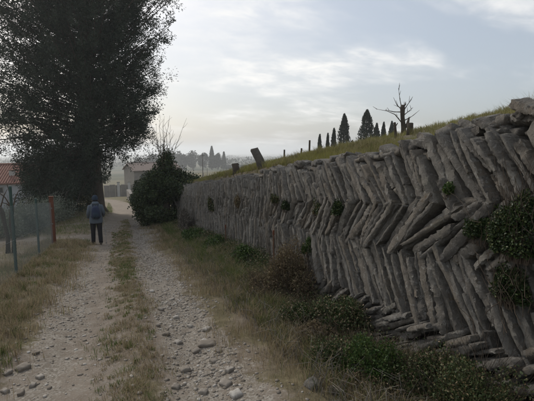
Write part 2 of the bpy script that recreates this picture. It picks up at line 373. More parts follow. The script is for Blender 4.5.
def face_x(y, h): return 2.70 + .05 * h / 1.86 + .045 * float(vn(y, h, 1.3, 8)) + .02 * float(vn(y, h, .35, 9)) - .10 * math.exp(-((y - 6.1) / .7) ** 2 - ((h - .2) / .5) ** 2)
stones = []                                     # y, h, lean, length, thickness, depth, dx
def put(y, h, a, L, T, D=.3, dx=0.0, roll=5):
    stones.append((y, h, a, L, T, D, dx, random.uniform(-roll, roll), random.uniform(-4, 4)))
def lerp(a, b, t): return a + (b - a) * t
Y0, Y1 = -.6, WALL_END
bands = [(1.40, 1.87, 53, 80, 0), (.90, 1.45, 130, 108, 0), (.29, .95, 58, 86, 0), (-.02, .33, 141, 138, -.05), (-.36, .02, 143, 140, -.13)]
for bi, (h0, h1, an, af, dxb) in enumerate(bands):
    y = Y0
    while y < Y1:
        t = float(sstep(4.6, 8.0, y + .5 * float(vn(y, bi, 1.0, 3))))
        wob = .05 * float(vn(y, bi * 3, 1.1, 6))
        a = R(lerp(an, af, t) + 9 * float(vn(y, bi * 7, .8, 4)) + random.uniform(-7, 7))
        T = lerp(random.uniform(.036, .105), random.uniform(.036, .075), t)
        if bi > 2: T = random.uniform(.04, .08)
        b0 = h0 + wob * (bi < 2) + random.uniform(-.05, .04); b1 = h1 + .05 * float(vn(y, 9 + bi, .7, 2)) + random.uniform(-.04, .05) + ((.11 * float(sstep(3.4, 1.8, y)) + random.uniform(-.06, .05)) if bi == 0 else 0)
        Lf = (b1 - b0) / max(.5, math.sin(a)); hm = (b0 + b1) / 2
        c, s = math.cos(a), math.sin(a)
        n = 1 if random.random() < (lerp(.62, .5, t) if y > 2.5 else .42) else 2
        cuts = [0, 1] if n == 1 else [0, random.uniform(.35, .65), 1]
        for k in range(n):
            m = (cuts[k] + cuts[k + 1]) / 2 - .5; L = Lf * (cuts[k + 1] - cuts[k])
            put(y + m * Lf * c + random.uniform(-.01, .01), hm + m * Lf * s + random.uniform(-.02, .02), a + R(random.uniform(-3, 3)) * n, L * random.uniform(.93, 1.06), T * random.uniform(.92, 1.08), random.uniform(.26, .34), random.uniform(-.04, .03) + dxb)
        y += T / max(.6, s) * .96
# wedged fillers along the course joints
for k in range(150):
    y = random.uniform(1.2, 12); h = random.choice((1.40, .93, .30)) + random.uniform(-.06, .06)
    put(y, h, R(random.uniform(0, 180)), random.uniform(.07, .16), random.uniform(.04, .08), .3, random.uniform(-.01, .035), 20)
# rubble along the top
y = Y0
while y < Y1:
    L = random.uniform(.10, .30); put(y, 1.875 + .11 * float(sstep(3.4, 1.8, y)) + random.uniform(-.04, .025), R(random.uniform(-25, 25)), L, random.uniform(.04, .08), random.uniform(.16, .28), random.uniform(.0, .14), 12)
    y += L * random.uniform(.7, 1.25)
for k in range(230):
    y = 1.0 + 4.2 * random.random() ** 1.3; dx = random.uniform(.05, .95) * (1.1 - .12 * y)
    hh = Hs(2.78 + dx, y) - float(road(y)); put(y, hh + random.uniform(-.01, .04), R(random.uniform(-25, 35)), random.uniform(.08, .26), random.uniform(.05, .10), random.uniform(.10, .22), dx, 15)
for k in range(150):
    y = 1.2 + 6.5 * random.random() ** 1.2; put(y, 1.93 + .14 * float(sstep(4, 1.8, y)) + random.uniform(-.05, .07), R(random.uniform(-30, 40)), random.uniform(.07, .24), random.uniform(.04, .10), random.uniform(.10, .24), random.uniform(.0, .22), 18)
def stone_matrix(s):
    y, h, a, L, T, D, dx, roll, yaw = s
    x = face_x(y, h) + D / 2 - .04 + dx
    B = Matrix(((0, -1, 0), (math.cos(a), 0, -math.sin(a)), (math.sin(a), 0, math.cos(a))))
    B = B @ Matrix.Rotation(R(roll), 3, 'X') @ Matrix.Rotation(R(yaw), 3, 'Z')
    return Matrix.Translation((x, y, float(road(y)) + h)) @ B.to_4x4() @ Matrix.Diagonal((L * 1.03, D, T * 1.0, 1))
def proj(p):
    d = np.asarray(p) - EYE; w = d @ FW
    return (267 + F_PX * (d @ RT) / w, 200.5 - F_PX * (d @ UP) / w, w) if w > .1 else (-999, -999, w)
rank = []
for i, s in enumerate(stones):
    px, py, w = proj((face_x(s[0], s[1]), s[0], float(road(s[0])) + s[1])); vis = 0 < px < 540 and 0 < py < 401
    rank.append((-(s[3] * s[4] / w ** 2) if vis else 1.0, i))
rank.sort(); near_ids = [i for _, i in rank[:300]]; far_ids = [i for _, i in rank[300:]]
wall = thing('stone_wall', 'long dry stone retaining wall of herringbone grey slabs beside the track', 'wall', (2.8, 10, float(road(10))))
Winv = Matrix.Translation(wall.location).inverted()
def slab(mesh, M, parent, inv):
    o = bpy.data.objects.new('stone', mesh); C.objects.link(o); o.parent = parent; o.matrix_local = inv @ M; return o
for i in near_ids: slab(random.choice(HI), stone_matrix(stones[i]), wall, Winv)
VV = []; FF = []; nv = 0
for i in far_ids:
    P, f = LO[random.randrange(18)]; M = np.array(Winv @ stone_matrix(stones[i])); VV.append(P @ M[:3, :3].T + M[:3, 3]); FF.append(f + nv); nv += len(P)
o = np_mesh('further_stones', np.concatenate(VV), np.concatenate(FF), M_STONE, wall); o['kind'] = 'stuff'
# earth and rubble fill behind the facing
yy = np.arange(Y0 - .3, Y1 + .2, .12); prof = [(-.5, -.1), (.3, .0), (.9, .0), (1.5, 0), (1.84, .0), (1.86, .3)]
V = np.array([[face_x(a, h) + .13 + dx + .02 * float(vn(a, h, .2, 5)) - 2.8, a - 10, float(road(a)) + h - wall.location.z] for a in yy for h, dx in prof]); n = len(prof)
Q = np.array([[i * n + k, i * n + k + 1, (i + 1) * n + k + 1, (i + 1) * n + k] for i in range(len(yy) - 1) for k in range(n - 1)])
M_FILL = m_plain('rubble_fill', (.10, .088, .072), 1, .5, 8, .05, .8)
np_mesh('rubble_core', V, Q, M_FILL, wall)

# ------------------------------------------------------------------ grass, gravel (stuff)
def scatter(n, x0, x1, y0, y1, dens=None, power=1.0):
    x = rng.uniform(x0, x1, n); y = y0 + (y1 - y0) * rng.random(n) ** power
    if dens is not None:
        k = rng.random(n) < dens(x, y); x, y = x[k], y[k]
    return x, y
def tufts(n, per, x0, x1, y0, y1, hmin, hmax, rad, dens=None, power=1.6, lean=.8):
    x, y = scatter(n, x0, x1, y0, y1, dens, power); hh = rng.uniform(hmin, hmax, len(x)); k = np.repeat(np.arange(len(x)), per)
    rr = rad * np.sqrt(rng.random(len(k))) * rng.uniform(.5, 1.3, len(x))[k]; a = rng.uniform(0, 6.28, len(k))
    X_, Y_ = x[k] + rr * np.cos(a), y[k] + rr * np.sin(a); return (X_, Y_, hh[k] * rng.uniform(.35, 1.1, len(k)), wd(Y_), lean)
def wd(y): return .0026 + .00045 * np.clip(y, 0, 30)          # blade width
def grass(name, label, cat, mat, specs):
    Vs = []; Ts = []; n = 0
    for (x, y, h, w, lean) in specs:
        V, T = blades(x, y, h, w, lean, rng); Vs.append(V); Ts.append(T + n); n += len(V)
    o = np_mesh(name, np.concatenate(Vs), np.concatenate(Ts), mat); o['kind'] = 'stuff'; return tag(o, label, cat)
clump = lambda x, y, s, sd, a, b: sstep(a, b, vn(x, y, s, sd))
lane_q = lambda x, y: x - cx(y)
def wd(y): return .0026 + .00045 * np.clip(y, 0, 30)          # blades widen a little with distance so they stay visible
sp = []
x, y = scatter(95000, .8, 2.75, 1.0, 26, lambda x, y: (.15 + .85 * clump(x, y, .35, 11, -.5, .4)) * sstep(.75, 1.6, x - .25 * (cx(y) - .05) + .3 * vn(x, y, .5, 3)), 2.0)
sp.append((x, y, rng.uniform(.05, .30, len(x)) * (.45 + .55 * sstep(1.2, 2.2, x)), wd(y), .6))
x, y = scatter(44000, -2.4, -.5, 2.5, 15, lambda x, y: (.08 + .92 * clump(x, y, .4, 12, -.4, .4)) * sstep(-.6, -1.3, lane_q(x, y) + .3 * vn(x, y, .5, 4)), 1.6)
sp.append((x, y, rng.uniform(.04, .20, len(x)), wd(y), .7))
x, y = scatter(85000, -.5, .6, 1.9, 24, lambda x, y: (.06 + .94 * clump(x, y, .35, 13, -.2, .6)) * np.exp(-((lane_q(x, y) - .06 + .12 * vn(x, y, .7, 5)) / .24) ** 2), 2.2)
sp.append((x, y, rng.uniform(.015, .075, len(x)), wd(y), .8))
x, y = scatter(22000, -14, -2.3, 6, 30, lambda x, y: .2 + .8 * clump(x, y, .9, 14, -.3, .4), 1.2); k = np.abs(y - 16.4 - .1 * x) > .5; x, y = x[k], y[k]
sp.append((x, y, rng.uniform(.05, .22, len(x)), wd(y), .6))
sp.append(tufts(700, 30, 1.45, 2.6, 2.0, 18, .08, .26, .05)); sp.append(tufts(260, 26, -1.95, -1.0, 3.2, 15, .08, .24, .05)); sp.append(tufts(260, 22, -.22, .32, 2.6, 18, .03, .09, .05))
grass('dry_grass', 'straw coloured dry grass along both edges of the track', 'dry grass', M_DRY, sp)
sp = []
x, y = scatter(70000, 1.3, 2.75, 1.0, 28, lambda x, y: clump(x, y, .55, 21, -.05, .5) * sstep(1.25, 2.0, x), 1.6)
sp.append((x, y, rng.uniform(.05, .26, len(x)), wd(y), .6))
x, y = scatter(60000, -.5, .6, 1.9, 26, lambda x, y: clump(x, y, .35, 22, .0, .6) * np.exp(-((lane_q(x, y) - .06 + .12 * vn(x, y, .7, 5)) / .24) ** 2), 2.2)
sp.append((x, y, rng.uniform(.015, .07, len(x)), wd(y), .8))
x, y = scatter(16000, -2.4, -.95, 2.5, 16, lambda x, y: clump(x, y, .5, 23, .0, .5) * sstep(-.9, -1.2, lane_q(x, y)), 1.4)
sp.append((x, y, rng.uniform(.03, .13, len(x)), wd(y), .7))
x, y = scatter(14000, -9, -1.1, 17, 34, lambda x, y: sstep(-.95, -1.3, lane_q(x, y)) * (np.abs(y - 22.6 - .12 * x) > .4)); sp.append((x, y, rng.uniform(.04, .15, len(x)), wd(y), .6))
x, y = scatter(9000, -1, 2.2, 20, 60, lambda x, y: sstep(1.05, 1.3, np.abs(lane_q(x, y)))); sp.append((x, y, rng.uniform(.05, .22, len(x)), wd(y), .6))
sp.append(tufts(320, 34, 1.5, 2.65, 2.0, 8, .08, .22, .06)); sp.append(tufts(520, 40, 1.75, 2.65, 5.5, 22, .12, .34, .09, None, 1.0)); sp.append(tufts(200, 24, -.22, .32, 2.6, 18, .03, .08, .05)); sp.append(tufts(120, 24, -1.95, -1.0, 3.2, 15, .06, .16, .05))
grass('green_grass', 'short green grass in patches between the ruts and by the wall foot', 'grass', M_GRN, sp)
sp = []
x, y = scatter(95000, 2.86, 5.2, .6, 19, lambda x, y: (.12 + .88 * clump(x, y, .32, 31, -.35, .35)) * sstep(2.86, 3.05, x + .1 * vn(x, y, .3, 2)), 1.6)
sp.append((x, y, rng.uniform(.03, .17, len(x)) * np.interp(y, [0, 6, 14], [1, .9, .6]), wd(y), .55))
x, y = scatter(26000, 4, 34, 10, 62, lambda x, y: .3 + .7 * clump(x, y, 1.2, 32, -.3, .3), 1.5); sp.append((x, y, rng.uniform(.06, .25, len(x)), wd(y) * 2, .5))
sp.append(tufts(1700, 30, 2.98, 4.8, 1.2, 14, .07, .26, .05, None, 1.7, .7)); sp.append(tufts(2600, 22, 4.6, 12, 2.5, 24, .06, .22, .08, None, 1.2, .7))
grass('bank_grass', 'yellow green grass growing on the bank above the stone wall', 'grass', M_BANK, sp)

def pebbles(x, y, size, sink=.3):
    n = len(x); z = H(x, y); base = []
    for k in range(6):
        P, f = stone_verts(60 + k, 2, 2, 2, 2.2); base.append(np.array(P) * np.array([1.25, 1, .75])); F4 = np.array(f)
    nb = len(base[0]); B = np.stack(base)[rng.integers(0, 6, n)] * size[:, None, None]
    B[:, :, 2] *= rng.uniform(.6, 1, n)[:, None]
    a = rng.uniform(0, 6.28, n); c, s = np.cos(a)[:, None], np.sin(a)[:, None]
    V = np.stack([B[:, :, 0] * c - B[:, :, 1] * s, B[:, :, 0] * s + B[:, :, 1] * c, B[:, :, 2]], -1)
    V += np.stack([x, y, z + size * (.38 - sink)], 1)[:, None, :]
    return V.reshape(-1, 3), (F4[None] + (np.arange(n) * nb)[:, None, None]).reshape(-1, 4)
x1, y1 = scatter(24000, .15, 1.35, 1.6, 22, lambda x, y: np.exp(-((lane_q(x, y) - .68) / .34) ** 2) * (.3 + .7 * clump(x, y, .5, 41, -.5, .4)), 1.5)
x2, y2 = scatter(14000, -1.7, .2, 2.2, 22, lambda x, y: (.16 + np.exp(-((lane_q(x, y) + .8) / .35) ** 2)) * (.2 + .8 * clump(x, y, .5, 42, -.3, .5)), 1.6)
x = np.concatenate([x1, x2]); y = np.concatenate([y1, y2]); size = .007 + .026 * rng.random(len(x)) ** 3.5 + .0004 * y
V, T = pebbles(x, y, size); o = np_mesh('gravel', V, T, M_PEB, smooth=True); o['kind'] = 'stuff'; tag(o, 'pale loose gravel scattered along the ruts of the track', 'gravel')

# bigger loose stones, one by one (photo positions of their feet, on the ground)
def on_ground(px, py, lift=0.0):
    d = ray(px, py); t = 2.0
    for _ in range(60):
        p = EYE + d * t; t += (p[2] - Hs(p[0], p[1]) - lift) / max(.05, -d[2] - (-.105) * d[1] * 1.0) * .7 if t < 200 else 0
    return EYE + d * t
def rock(px, py, wpx, label, group=None, hr=.55):
    p = on_ground(px, py); w = wpx / F_PX * float((p - EYE) @ FW)
    k = random.randrange(40); P, f = stone_verts(100 + k, 6, 4, 4, 1.7); M = np.diag([w, w * random.uniform(.6, .9), w * hr])
    me = bpy.data.meshes.new('loose_stone'); me.from_pydata([tuple(np.array(q) @ M) for q in P], [], f); me.polygons.foreach_set('use_smooth', np.ones(len(me.polygons), bool)); me.materials.append(M_PEB)
    o = link('loose_stone', me); o.location = (p[0], p[1], p[2] + w * hr * .22); o.rotation_euler = (random.uniform(-.15, .15), random.uniform(-.15, .15), random.uniform(0, 3.1)); return tag(o, label, 'stone', group)
G1 = 'pale stones lying in the right rut'; L1 = 'pale grey loose stone lying in the gravel of the right rut'
for px, py, w in [(185, 371, 10), (205, 343, 9), (196, 352, 8), (207, 330, 8), (226, 385, 11), (214, 362, 8), (178, 343, 7), (166, 335, 7), (190, 327, 7), (161, 310, 6), (176, 318, 6), (203, 393, 9), (236, 396, 11), (176, 388, 8), (158, 326, 6), (219, 352, 8), (172, 300, 5), (152, 292, 5), (230, 371, 9)]:
    rock(px, py, w, L1, G1)
rock(207, 345, 17, 'long flat pale stone in the right rut beside the grass verge', hr=.3)
rock(23, 369, 12, 'largest pale stone at the left edge of the track', hr=.5)
G2 = 'stones at the left edge of the track'; L2 = 'small pale stone at the left grassy edge of the track'
for px, py, w in [(13, 331, 10), (33, 386, 8), (8, 374, 8), (40, 378, 7), (21, 394, 9), (5, 392, 8), (36, 354, 6)]: rock(px, py, w, L2, G2)
for px, py, w, l in [(313, 386, 16, 'grey boulder half hidden in dry grass below the brambles'), (334, 392, 11, 'smaller grey stone beside the half hidden boulder under the brambles')]: rock(px, py, w, l, hr=.6).data.materials[0] = M_STONE

# ------------------------------------------------------------------ plants
def ell(n, rnd, shell=.5):
    d = unit(rnd.normal(size=(n, 3))); r = (shell + (1 - shell) * rnd.random(n)) ** .7; return d * r[:, None]
def twig_net(mb, base, spread, n, rnd, r0=.008, up=.6, segs=4, kinks=.12, n_sides=3):
    for _ in range(n):
        a = rnd.uniform(0, 6.28); tgt = np.array([math.cos(a) * spread[0], math.sin(a) * spread[1], spread[2]]) * rnd.uniform(.5, 1.05); tgt[2] = spread[2] * rnd.uniform(.35, 1.1)
        b = np.array(base) + rnd.normal(size=3) * np.array([spread[0], spread[1], 0]) * .25; pts = []
        for k in range(segs + 1):
            t = k / segs; p = b + np.array([tgt[0] * t ** 1.2, tgt[1] * t ** 1.2, tgt[2] * (t if up > .5 else math.sin(t * 2.6) / 1.0)]); pts.append(p + rnd.normal(size=3) * kinks * spread[2] * .4 * t)
        mb.tube(pts, [r0 * (1 - .75 * k / segs) for k in range(segs + 1)], n_sides, False)
def bush(name, label, cat, loc, rad, n, L, W, mat, tmat, group=None, lumps=14, twigs=16, up=.25, twig_r=.006, seed=0, shell=.3, lumpsize=.45, arch=.6):
    rnd = np.random.default_rng(1000 + seed); o = thing(name, label, cat, loc, group); rad = np.array(rad, float)
    cen = ell(lumps, rnd, .35) * rad * .72; cen[:, 2] = np.abs(cen[:, 2]) * .95 + rad[2] * .12; w = rnd.integers(0, lumps, n)
    P = cen[w] + ell(n, rnd, shell) * rad * lumpsize * rnd.uniform(.6, 1.1, (lumps, 1))[w]; P[:, 2] = np.maximum(P[:, 2], .02 + .05 * rnd.random(n))
    D = unit(P - cen[w]) * .8 + rnd.normal(size=(n, 3)) * .7 + np.array([0, 0, up]); V, T = leaves(P, D, L * rnd.uniform(.6, 1.3, n), W * rnd.uniform(.6, 1.3, n), rnd)
    np_mesh('foliage', V, T, mat, o)
    if twigs:
        mb = MB(); twig_net(mb, (0, 0, -.03), rad * np.array([.85, .85, 1.15]), twigs, rnd, twig_r, arch); t = mb.build('twigs', tmat, o); t['kind'] = 'stuff'
    return o
def gz(x, y, dz=0.0): return (x, y, Hs(x, y) + dz)
def pxg(px, X):                                   # a point at lateral X seen in photo column px, on the ground
    d = ray(px, 250); Yv = X * d[1] / d[0]; return gz(X, Yv)
# undergrowth below the wall
def pxb(px, py): p = on_ground(px, py); return (p[0], p[1], Hs(p[0], p[1]))
bush('dry_bush', 'brown dried out bush heaped against the middle of the wall', 'bush', pxg(289, 2.36), (.46, .62, .86), 8200, .040, .018, M_DLEAF, M_TWIG, twigs=120, seed=1)
M_MIX = m_leaf('mixed_leaf', [(0, (.028, .048, .016)), (.45, (.055, .082, .026)), (.7, (.09, .10, .042)), (.85, (.16, .12, .07)), (1, (.24, .19, .12))], .15, .6)
def bram(px, py, rad, n, label, seed, mat=None, L=.024): rad = tuple(r * 1.2 for r in rad); n = int(n * 1.35); bush('bramble_bush', label, 'bramble', pxb(px, py) if py else gz(*px), rad, n, L, L * .72, mat or M_MIX, M_TWIG, twigs=110, seed=seed, lumps=22, lumpsize=.36, twig_r=.0035, shell=.1)
bram(334, 335, (.40, .46, .44), 8200, 'dark green bramble beside the brown bush, under the flat slabs', 2, None, .030)
bram(374, 385, (.34, .36, .38), 9500, 'dense green bramble mound at the wall foot, right of centre bottom', 3, M_WEED)
bram(450, 402, (.36, .32, .36), 9000, 'green bramble at the very bottom edge below the near slabs', 4)
bram((2.28, 1.85), None, (.30, .34, .52), 9500, 'thorny dark bramble in the bottom right corner under the wall', 5, M_BRAM, .022)
bram(410, 394, (.30, .30, .30), 7000, 'small bramble between the two green mounds at the bottom', 13)
bram(345, 372, (.34, .36, .30), 6500, 'low brown green bramble in front of the dense mound, by the boulder', 14)
bram(305, 330, (.34, .40, .30), 5500, 'low bramble in front of the brown bush on the verge', 15, None, .028)
bush('leafy_weed', 'bright green leafy weeds at the wall foot, left of the brown bush', 'weed', pxg(247, 2.35), (.40, .55, .34), 3600, .055, .030, M_WEED, M_TWIG, twigs=14, seed=6)
bush('leafy_weed', 'fresh green weed clump low against the far half of the wall', 'weed', pxg(217, 2.25), (.38, .8, .36), 3200, .06, .034, M_WEED, M_TWIG, twigs=12, seed=7)
bush('leafy_weed', 'green weeds on the verge just before the ivy covered tree', 'weed', pxg(195, 2.15), (.45, 1.0, .42), 2800, .08, .045, M_WEED, M_TWIG, twigs=10, seed=8)
bush('dry_shrub', 'grey brown tangled dry shrub on the verge in front of the brambles', 'shrub', pxg(322, 1.95), (.30, .36, .26), 2200, .03, .014, M_DLEAF, M_TWIG, twigs=130, twig_r=.004, seed=9)
bush('dry_shrub', 'tangled dry stems on the verge near the bottom centre edge', 'shrub', pxg(372, 1.75), (.26, .28, .20), 2000, .026, .012, M_DLEAF, M_TWIG, twigs=120, twig_r=.003, seed=10)
bush('dry_shrub', 'straw coloured dry shrub left of the brown bush on the verge', 'shrub', pxg(262, 2.02), (.34, .5, .36), 2600, .035, .016, M_DLEAF, M_TWIG, twigs=110, twig_r=.004, seed=11)
bush('dry_shrub', 'pale dead creeper hanging at the far end of the wall', 'shrub', pxg(186, 2.36), (.30, 1.2, 1.05), 3800, .06, .028, m_leaf('grey_dead_leaf', [(0, (.06, .052, .042)), (.6, (.13, .115, .095)), (1, (.20, .18, .15))], .1), M_GTWIG, twigs=90, twig_r=.008, seed=12)
# plants rooted in the wall face
def wallplant(name, label, px, py, rad, n, L, W, mat, seed, twigs=8, cat='plant'):
    p = at_x(px, py, 2.66); return bush(name, label, cat, (p[0], p[1], p[2] - rad[2] * .5), rad, n, L, W, mat, M_TWIG, twigs=twigs, seed=seed, lumps=8, twig_r=.004)
wallplant('wall_plant', 'dark green tuft growing out of the upper courses at the wall middle', 338, 207, (.12, .13, .24), 900, .04, .022, M_IVY, 21)
wallplant('wall_plant', 'light green tuft on the wall above the brown bush', 308, 245, (.10, .14, .30), 800, .05, .014, M_WEED, 22)
wallplant('wall_plant', 'small green plant in the joint under the big leaning top slabs', 448, 188, (.07, .08, .14), 620, .026, .017, M_WEED, 23)
wallplant('wall_plant', 'small round dark plant high on the far wall', 285, 205, (.12, .14, .20), 600, .045, .025, M_IVY, 24)
wallplant('wall_plant', 'slim dark plant hanging near the top of the far wall', 275, 198, (.10, .12, .22), 500, .045, .022, M_BRAM, 25)
wallplant('wall_plant', 'reddish brown dry plant high on the far wall', 239, 201, (.12, .2, .34), 650, .06, .025, M_DLEAF, 26)
wallplant('wall_plant', 'dull olive creeper patch on the far wall next to the ivy', 211, 205, (.12, .35, .40), 900, .07, .04, M_BRAM, 27)
wallplant('wall_plant', 'dusty green tuft on the wall above and left of the flat slabs', 316, 208, (.08, .12, .22), 450, .045, .014, M_BRAM, 28)
wallplant('ivy_plant', 'glossy green ivy clump on the near wall', 480, 228, (.10, .17, .22), 2200, .024, .019, M_IVY, 29, 14, 'ivy')
wallplant('ivy_plant', 'dark ivy curtain climbing the wall at the right picture edge', 520, 215, (.14, .24, .62), 6500, .021, .017, M_IVY, 30, 70, 'ivy')
wallplant('ivy_plant', 'ivy tangle low on the wall near the right picture edge', 508, 285, (.11, .18, .28), 2600, .021, .016, M_IVY, 31, 40, 'ivy')
# bare creeper stems over the near wall
mb = MB(); rnd = np.random.default_rng(5)
for k in range(26):
    px, py = rnd.uniform(478, 545), rnd.uniform(205, 340); a = rnd.uniform(.6, 2.2); p = at_x(px, py, 2.62); pts = []
    for j in range(7): pts.append((2.62 - .05 * rnd.random(), p[1] + .07 * j * math.cos(a) + rnd.normal() * .015, p[2] + .07 * j * math.sin(a) + rnd.normal() * .015))
    mb.tube(pts, [.0032 * (1 - .1 * j) for j in range(7)], 4)
o = mb.build('creeper_stems', M_TWIG); o['kind'] = 'stuff'; tag(o, 'thin bare creeper stems crossing the near end of the wall', 'creeper')
# low undergrowth carpet of dry stems and small leaves
x, y = scatter(60000, 1.55, 2.72, 1.6, 19, lambda x, y: sstep(1.5, 2.3, x + .2 * vn(x, y, .5, 6)) * (.2 + .8 * clump(x, y, .4, 51, -.3, .4)), 1.7)
P = np.stack([x, y, H(x, y) + rng.uniform(0, .30, len(x)) * sstep(1.5, 2.5, x)], 1); V, T = leaves(P, rng.normal(size=(len(x), 3)) + [0, 0, .3], rng.uniform(.014, .034, len(x)) + .0012 * y, rng.uniform(.008, .018, len(x)) + .0008 * y, rng)
o = np_mesh('ground_cover', V, T, M_MIX); o['kind'] = 'stuff'; tag(o, 'low leafy ground cover along the foot of the stone wall', 'ground cover')
mb = MB(); rnd = np.random.default_rng(15)
for k in range(1500):
    xx = rnd.uniform(1.35, 2.65); yv = 1.8 + 9 * rnd.random() ** 1.5; a = rnd.uniform(0, 6.28); l = rnd.uniform(.12, .4); z0 = Hs(xx, yv)
    mb.tube([(xx, yv, z0 - .01), (xx + math.cos(a) * l * .3, yv + math.sin(a) * l * .3, z0 + l * rnd.uniform(.3, .8)), (xx + math.cos(a) * l * .8, yv + math.sin(a) * l * .8, z0 + l * rnd.uniform(.1, .9))], [.0028, .002, .001], 3, False)
o = mb.build('dry_stems', M_GTWIG); o['kind'] = 'stuff'; tag(o, 'tangle of thin dry stems on the verge below the wall', 'dry stems')

# ivy covered tree at the end of the wall
def ivy_tree():
    rnd = np.random.default_rng(77); base = gz(2.1, 18.6); o = thing('ivy_covered_tree', 'ivy smothered tree stub with bare twigs on top at the wall end', 'tree', base)
    mb = MB(); mb.tube([(0, 0, -.1), (.05, 0, 1.2), (0, .05, 2.4), (.02, 0, 3.2)], [.2, .17, .13, .08], 8); mb.build('trunk', M_BARK, o)
    Ps = []; Cs = []
    for (c, r, n) in [((0, 0, 1.0), (1.05, 1.3, 1.1), 5200), ((-.12, 0, 1.85), (.68, .8, .7), 2900), ((.05, 0, 2.7), (.26, .3, .4), 700), ((.12, 0, 3.05), (.14, .15, .25), 200), ((.85, .3, 1.3), (.75, .9, 1.0), 2800), ((1.0, -1.4, 1.75), (.35, .8, .3), 700), ((-.70, -.3, 1.7), (.3, .3, .25), 350), ((.45, .2, 2.35), (.2, .2, .2), 200), ((-1.05, .2, 1.2), (.25, .3, .3), 300), ((1.25, .2, 1.95), (.25, .3, .2), 220), ((-.75, 1.2, .8), (.6, .9, .9), 2000), ((.3, 2.2, .9), (.9, 1.2, 1.1), 2200), ((-.3, 5, .9), (.8, 2.2, 1.1), 2400)]:
        n = int(n * 3.2); lum = np.array(c) + ell(44, rnd, .6) * np.array(r); w = rnd.integers(0, 44, n); Ps.append(lum[w] + ell(n, rnd, .1) * .36 * rnd.uniform(.5, 1.3, (44, 1))[w]); Cs.append(np.repeat([c], n, 0))
    P = np.concatenate(Ps); Cn = np.concatenate(Cs); g = H(P[:, 0] + base[0], P[:, 1] + base[1]) - base[2]; k = P[:, 2] > g - .05; P = P[k]; Cn = Cn[k]
    V, T = leaves(P, unit(P - Cn) * .5 + rnd.normal(size=P.shape) * .7 - [0, 0, .4], rnd.uniform(.05, .11, len(P)), rnd.uniform(.045, .085, len(P)), rnd); np_mesh('ivy', V, T, M_IVY, o)
    mb = MB()
    for k in range(17):
        a = rnd.uniform(0, 6.28); l = rnd.uniform(1.2, 2.5); s = rnd.uniform(.05, .5); p0 = np.array([rnd.normal() * .2, rnd.normal() * .15, 2.5]); pts = []
        for j in range(6): t = j / 5; pts.append(p0 + np.array([math.cos(a) * s * t * l + rnd.normal() * .03, math.sin(a) * s * t * l + rnd.normal() * .03, l * t * (1 - .1 * s)]))
        mb.tube(pts, [.016 * (1 - .8 * j / 5) for j in range(6)], 4, False)
        for j in (2, 3, 4):
            b = a + rnd.uniform(-1.5, 1.5); q = pts[j] + np.array([math.cos(b) * .35, math.sin(b) * .35, .35]) * rnd.uniform(.5, 1.2); mb.tube([pts[j], (pts[j] + q) / 2 + rnd.normal(size=3) * .02, q], [.008, .005, .003], 3, False)
    b = mb.build('bare_branches', M_TWIG, o); b['kind'] = 'stuff'
ivy_tree()

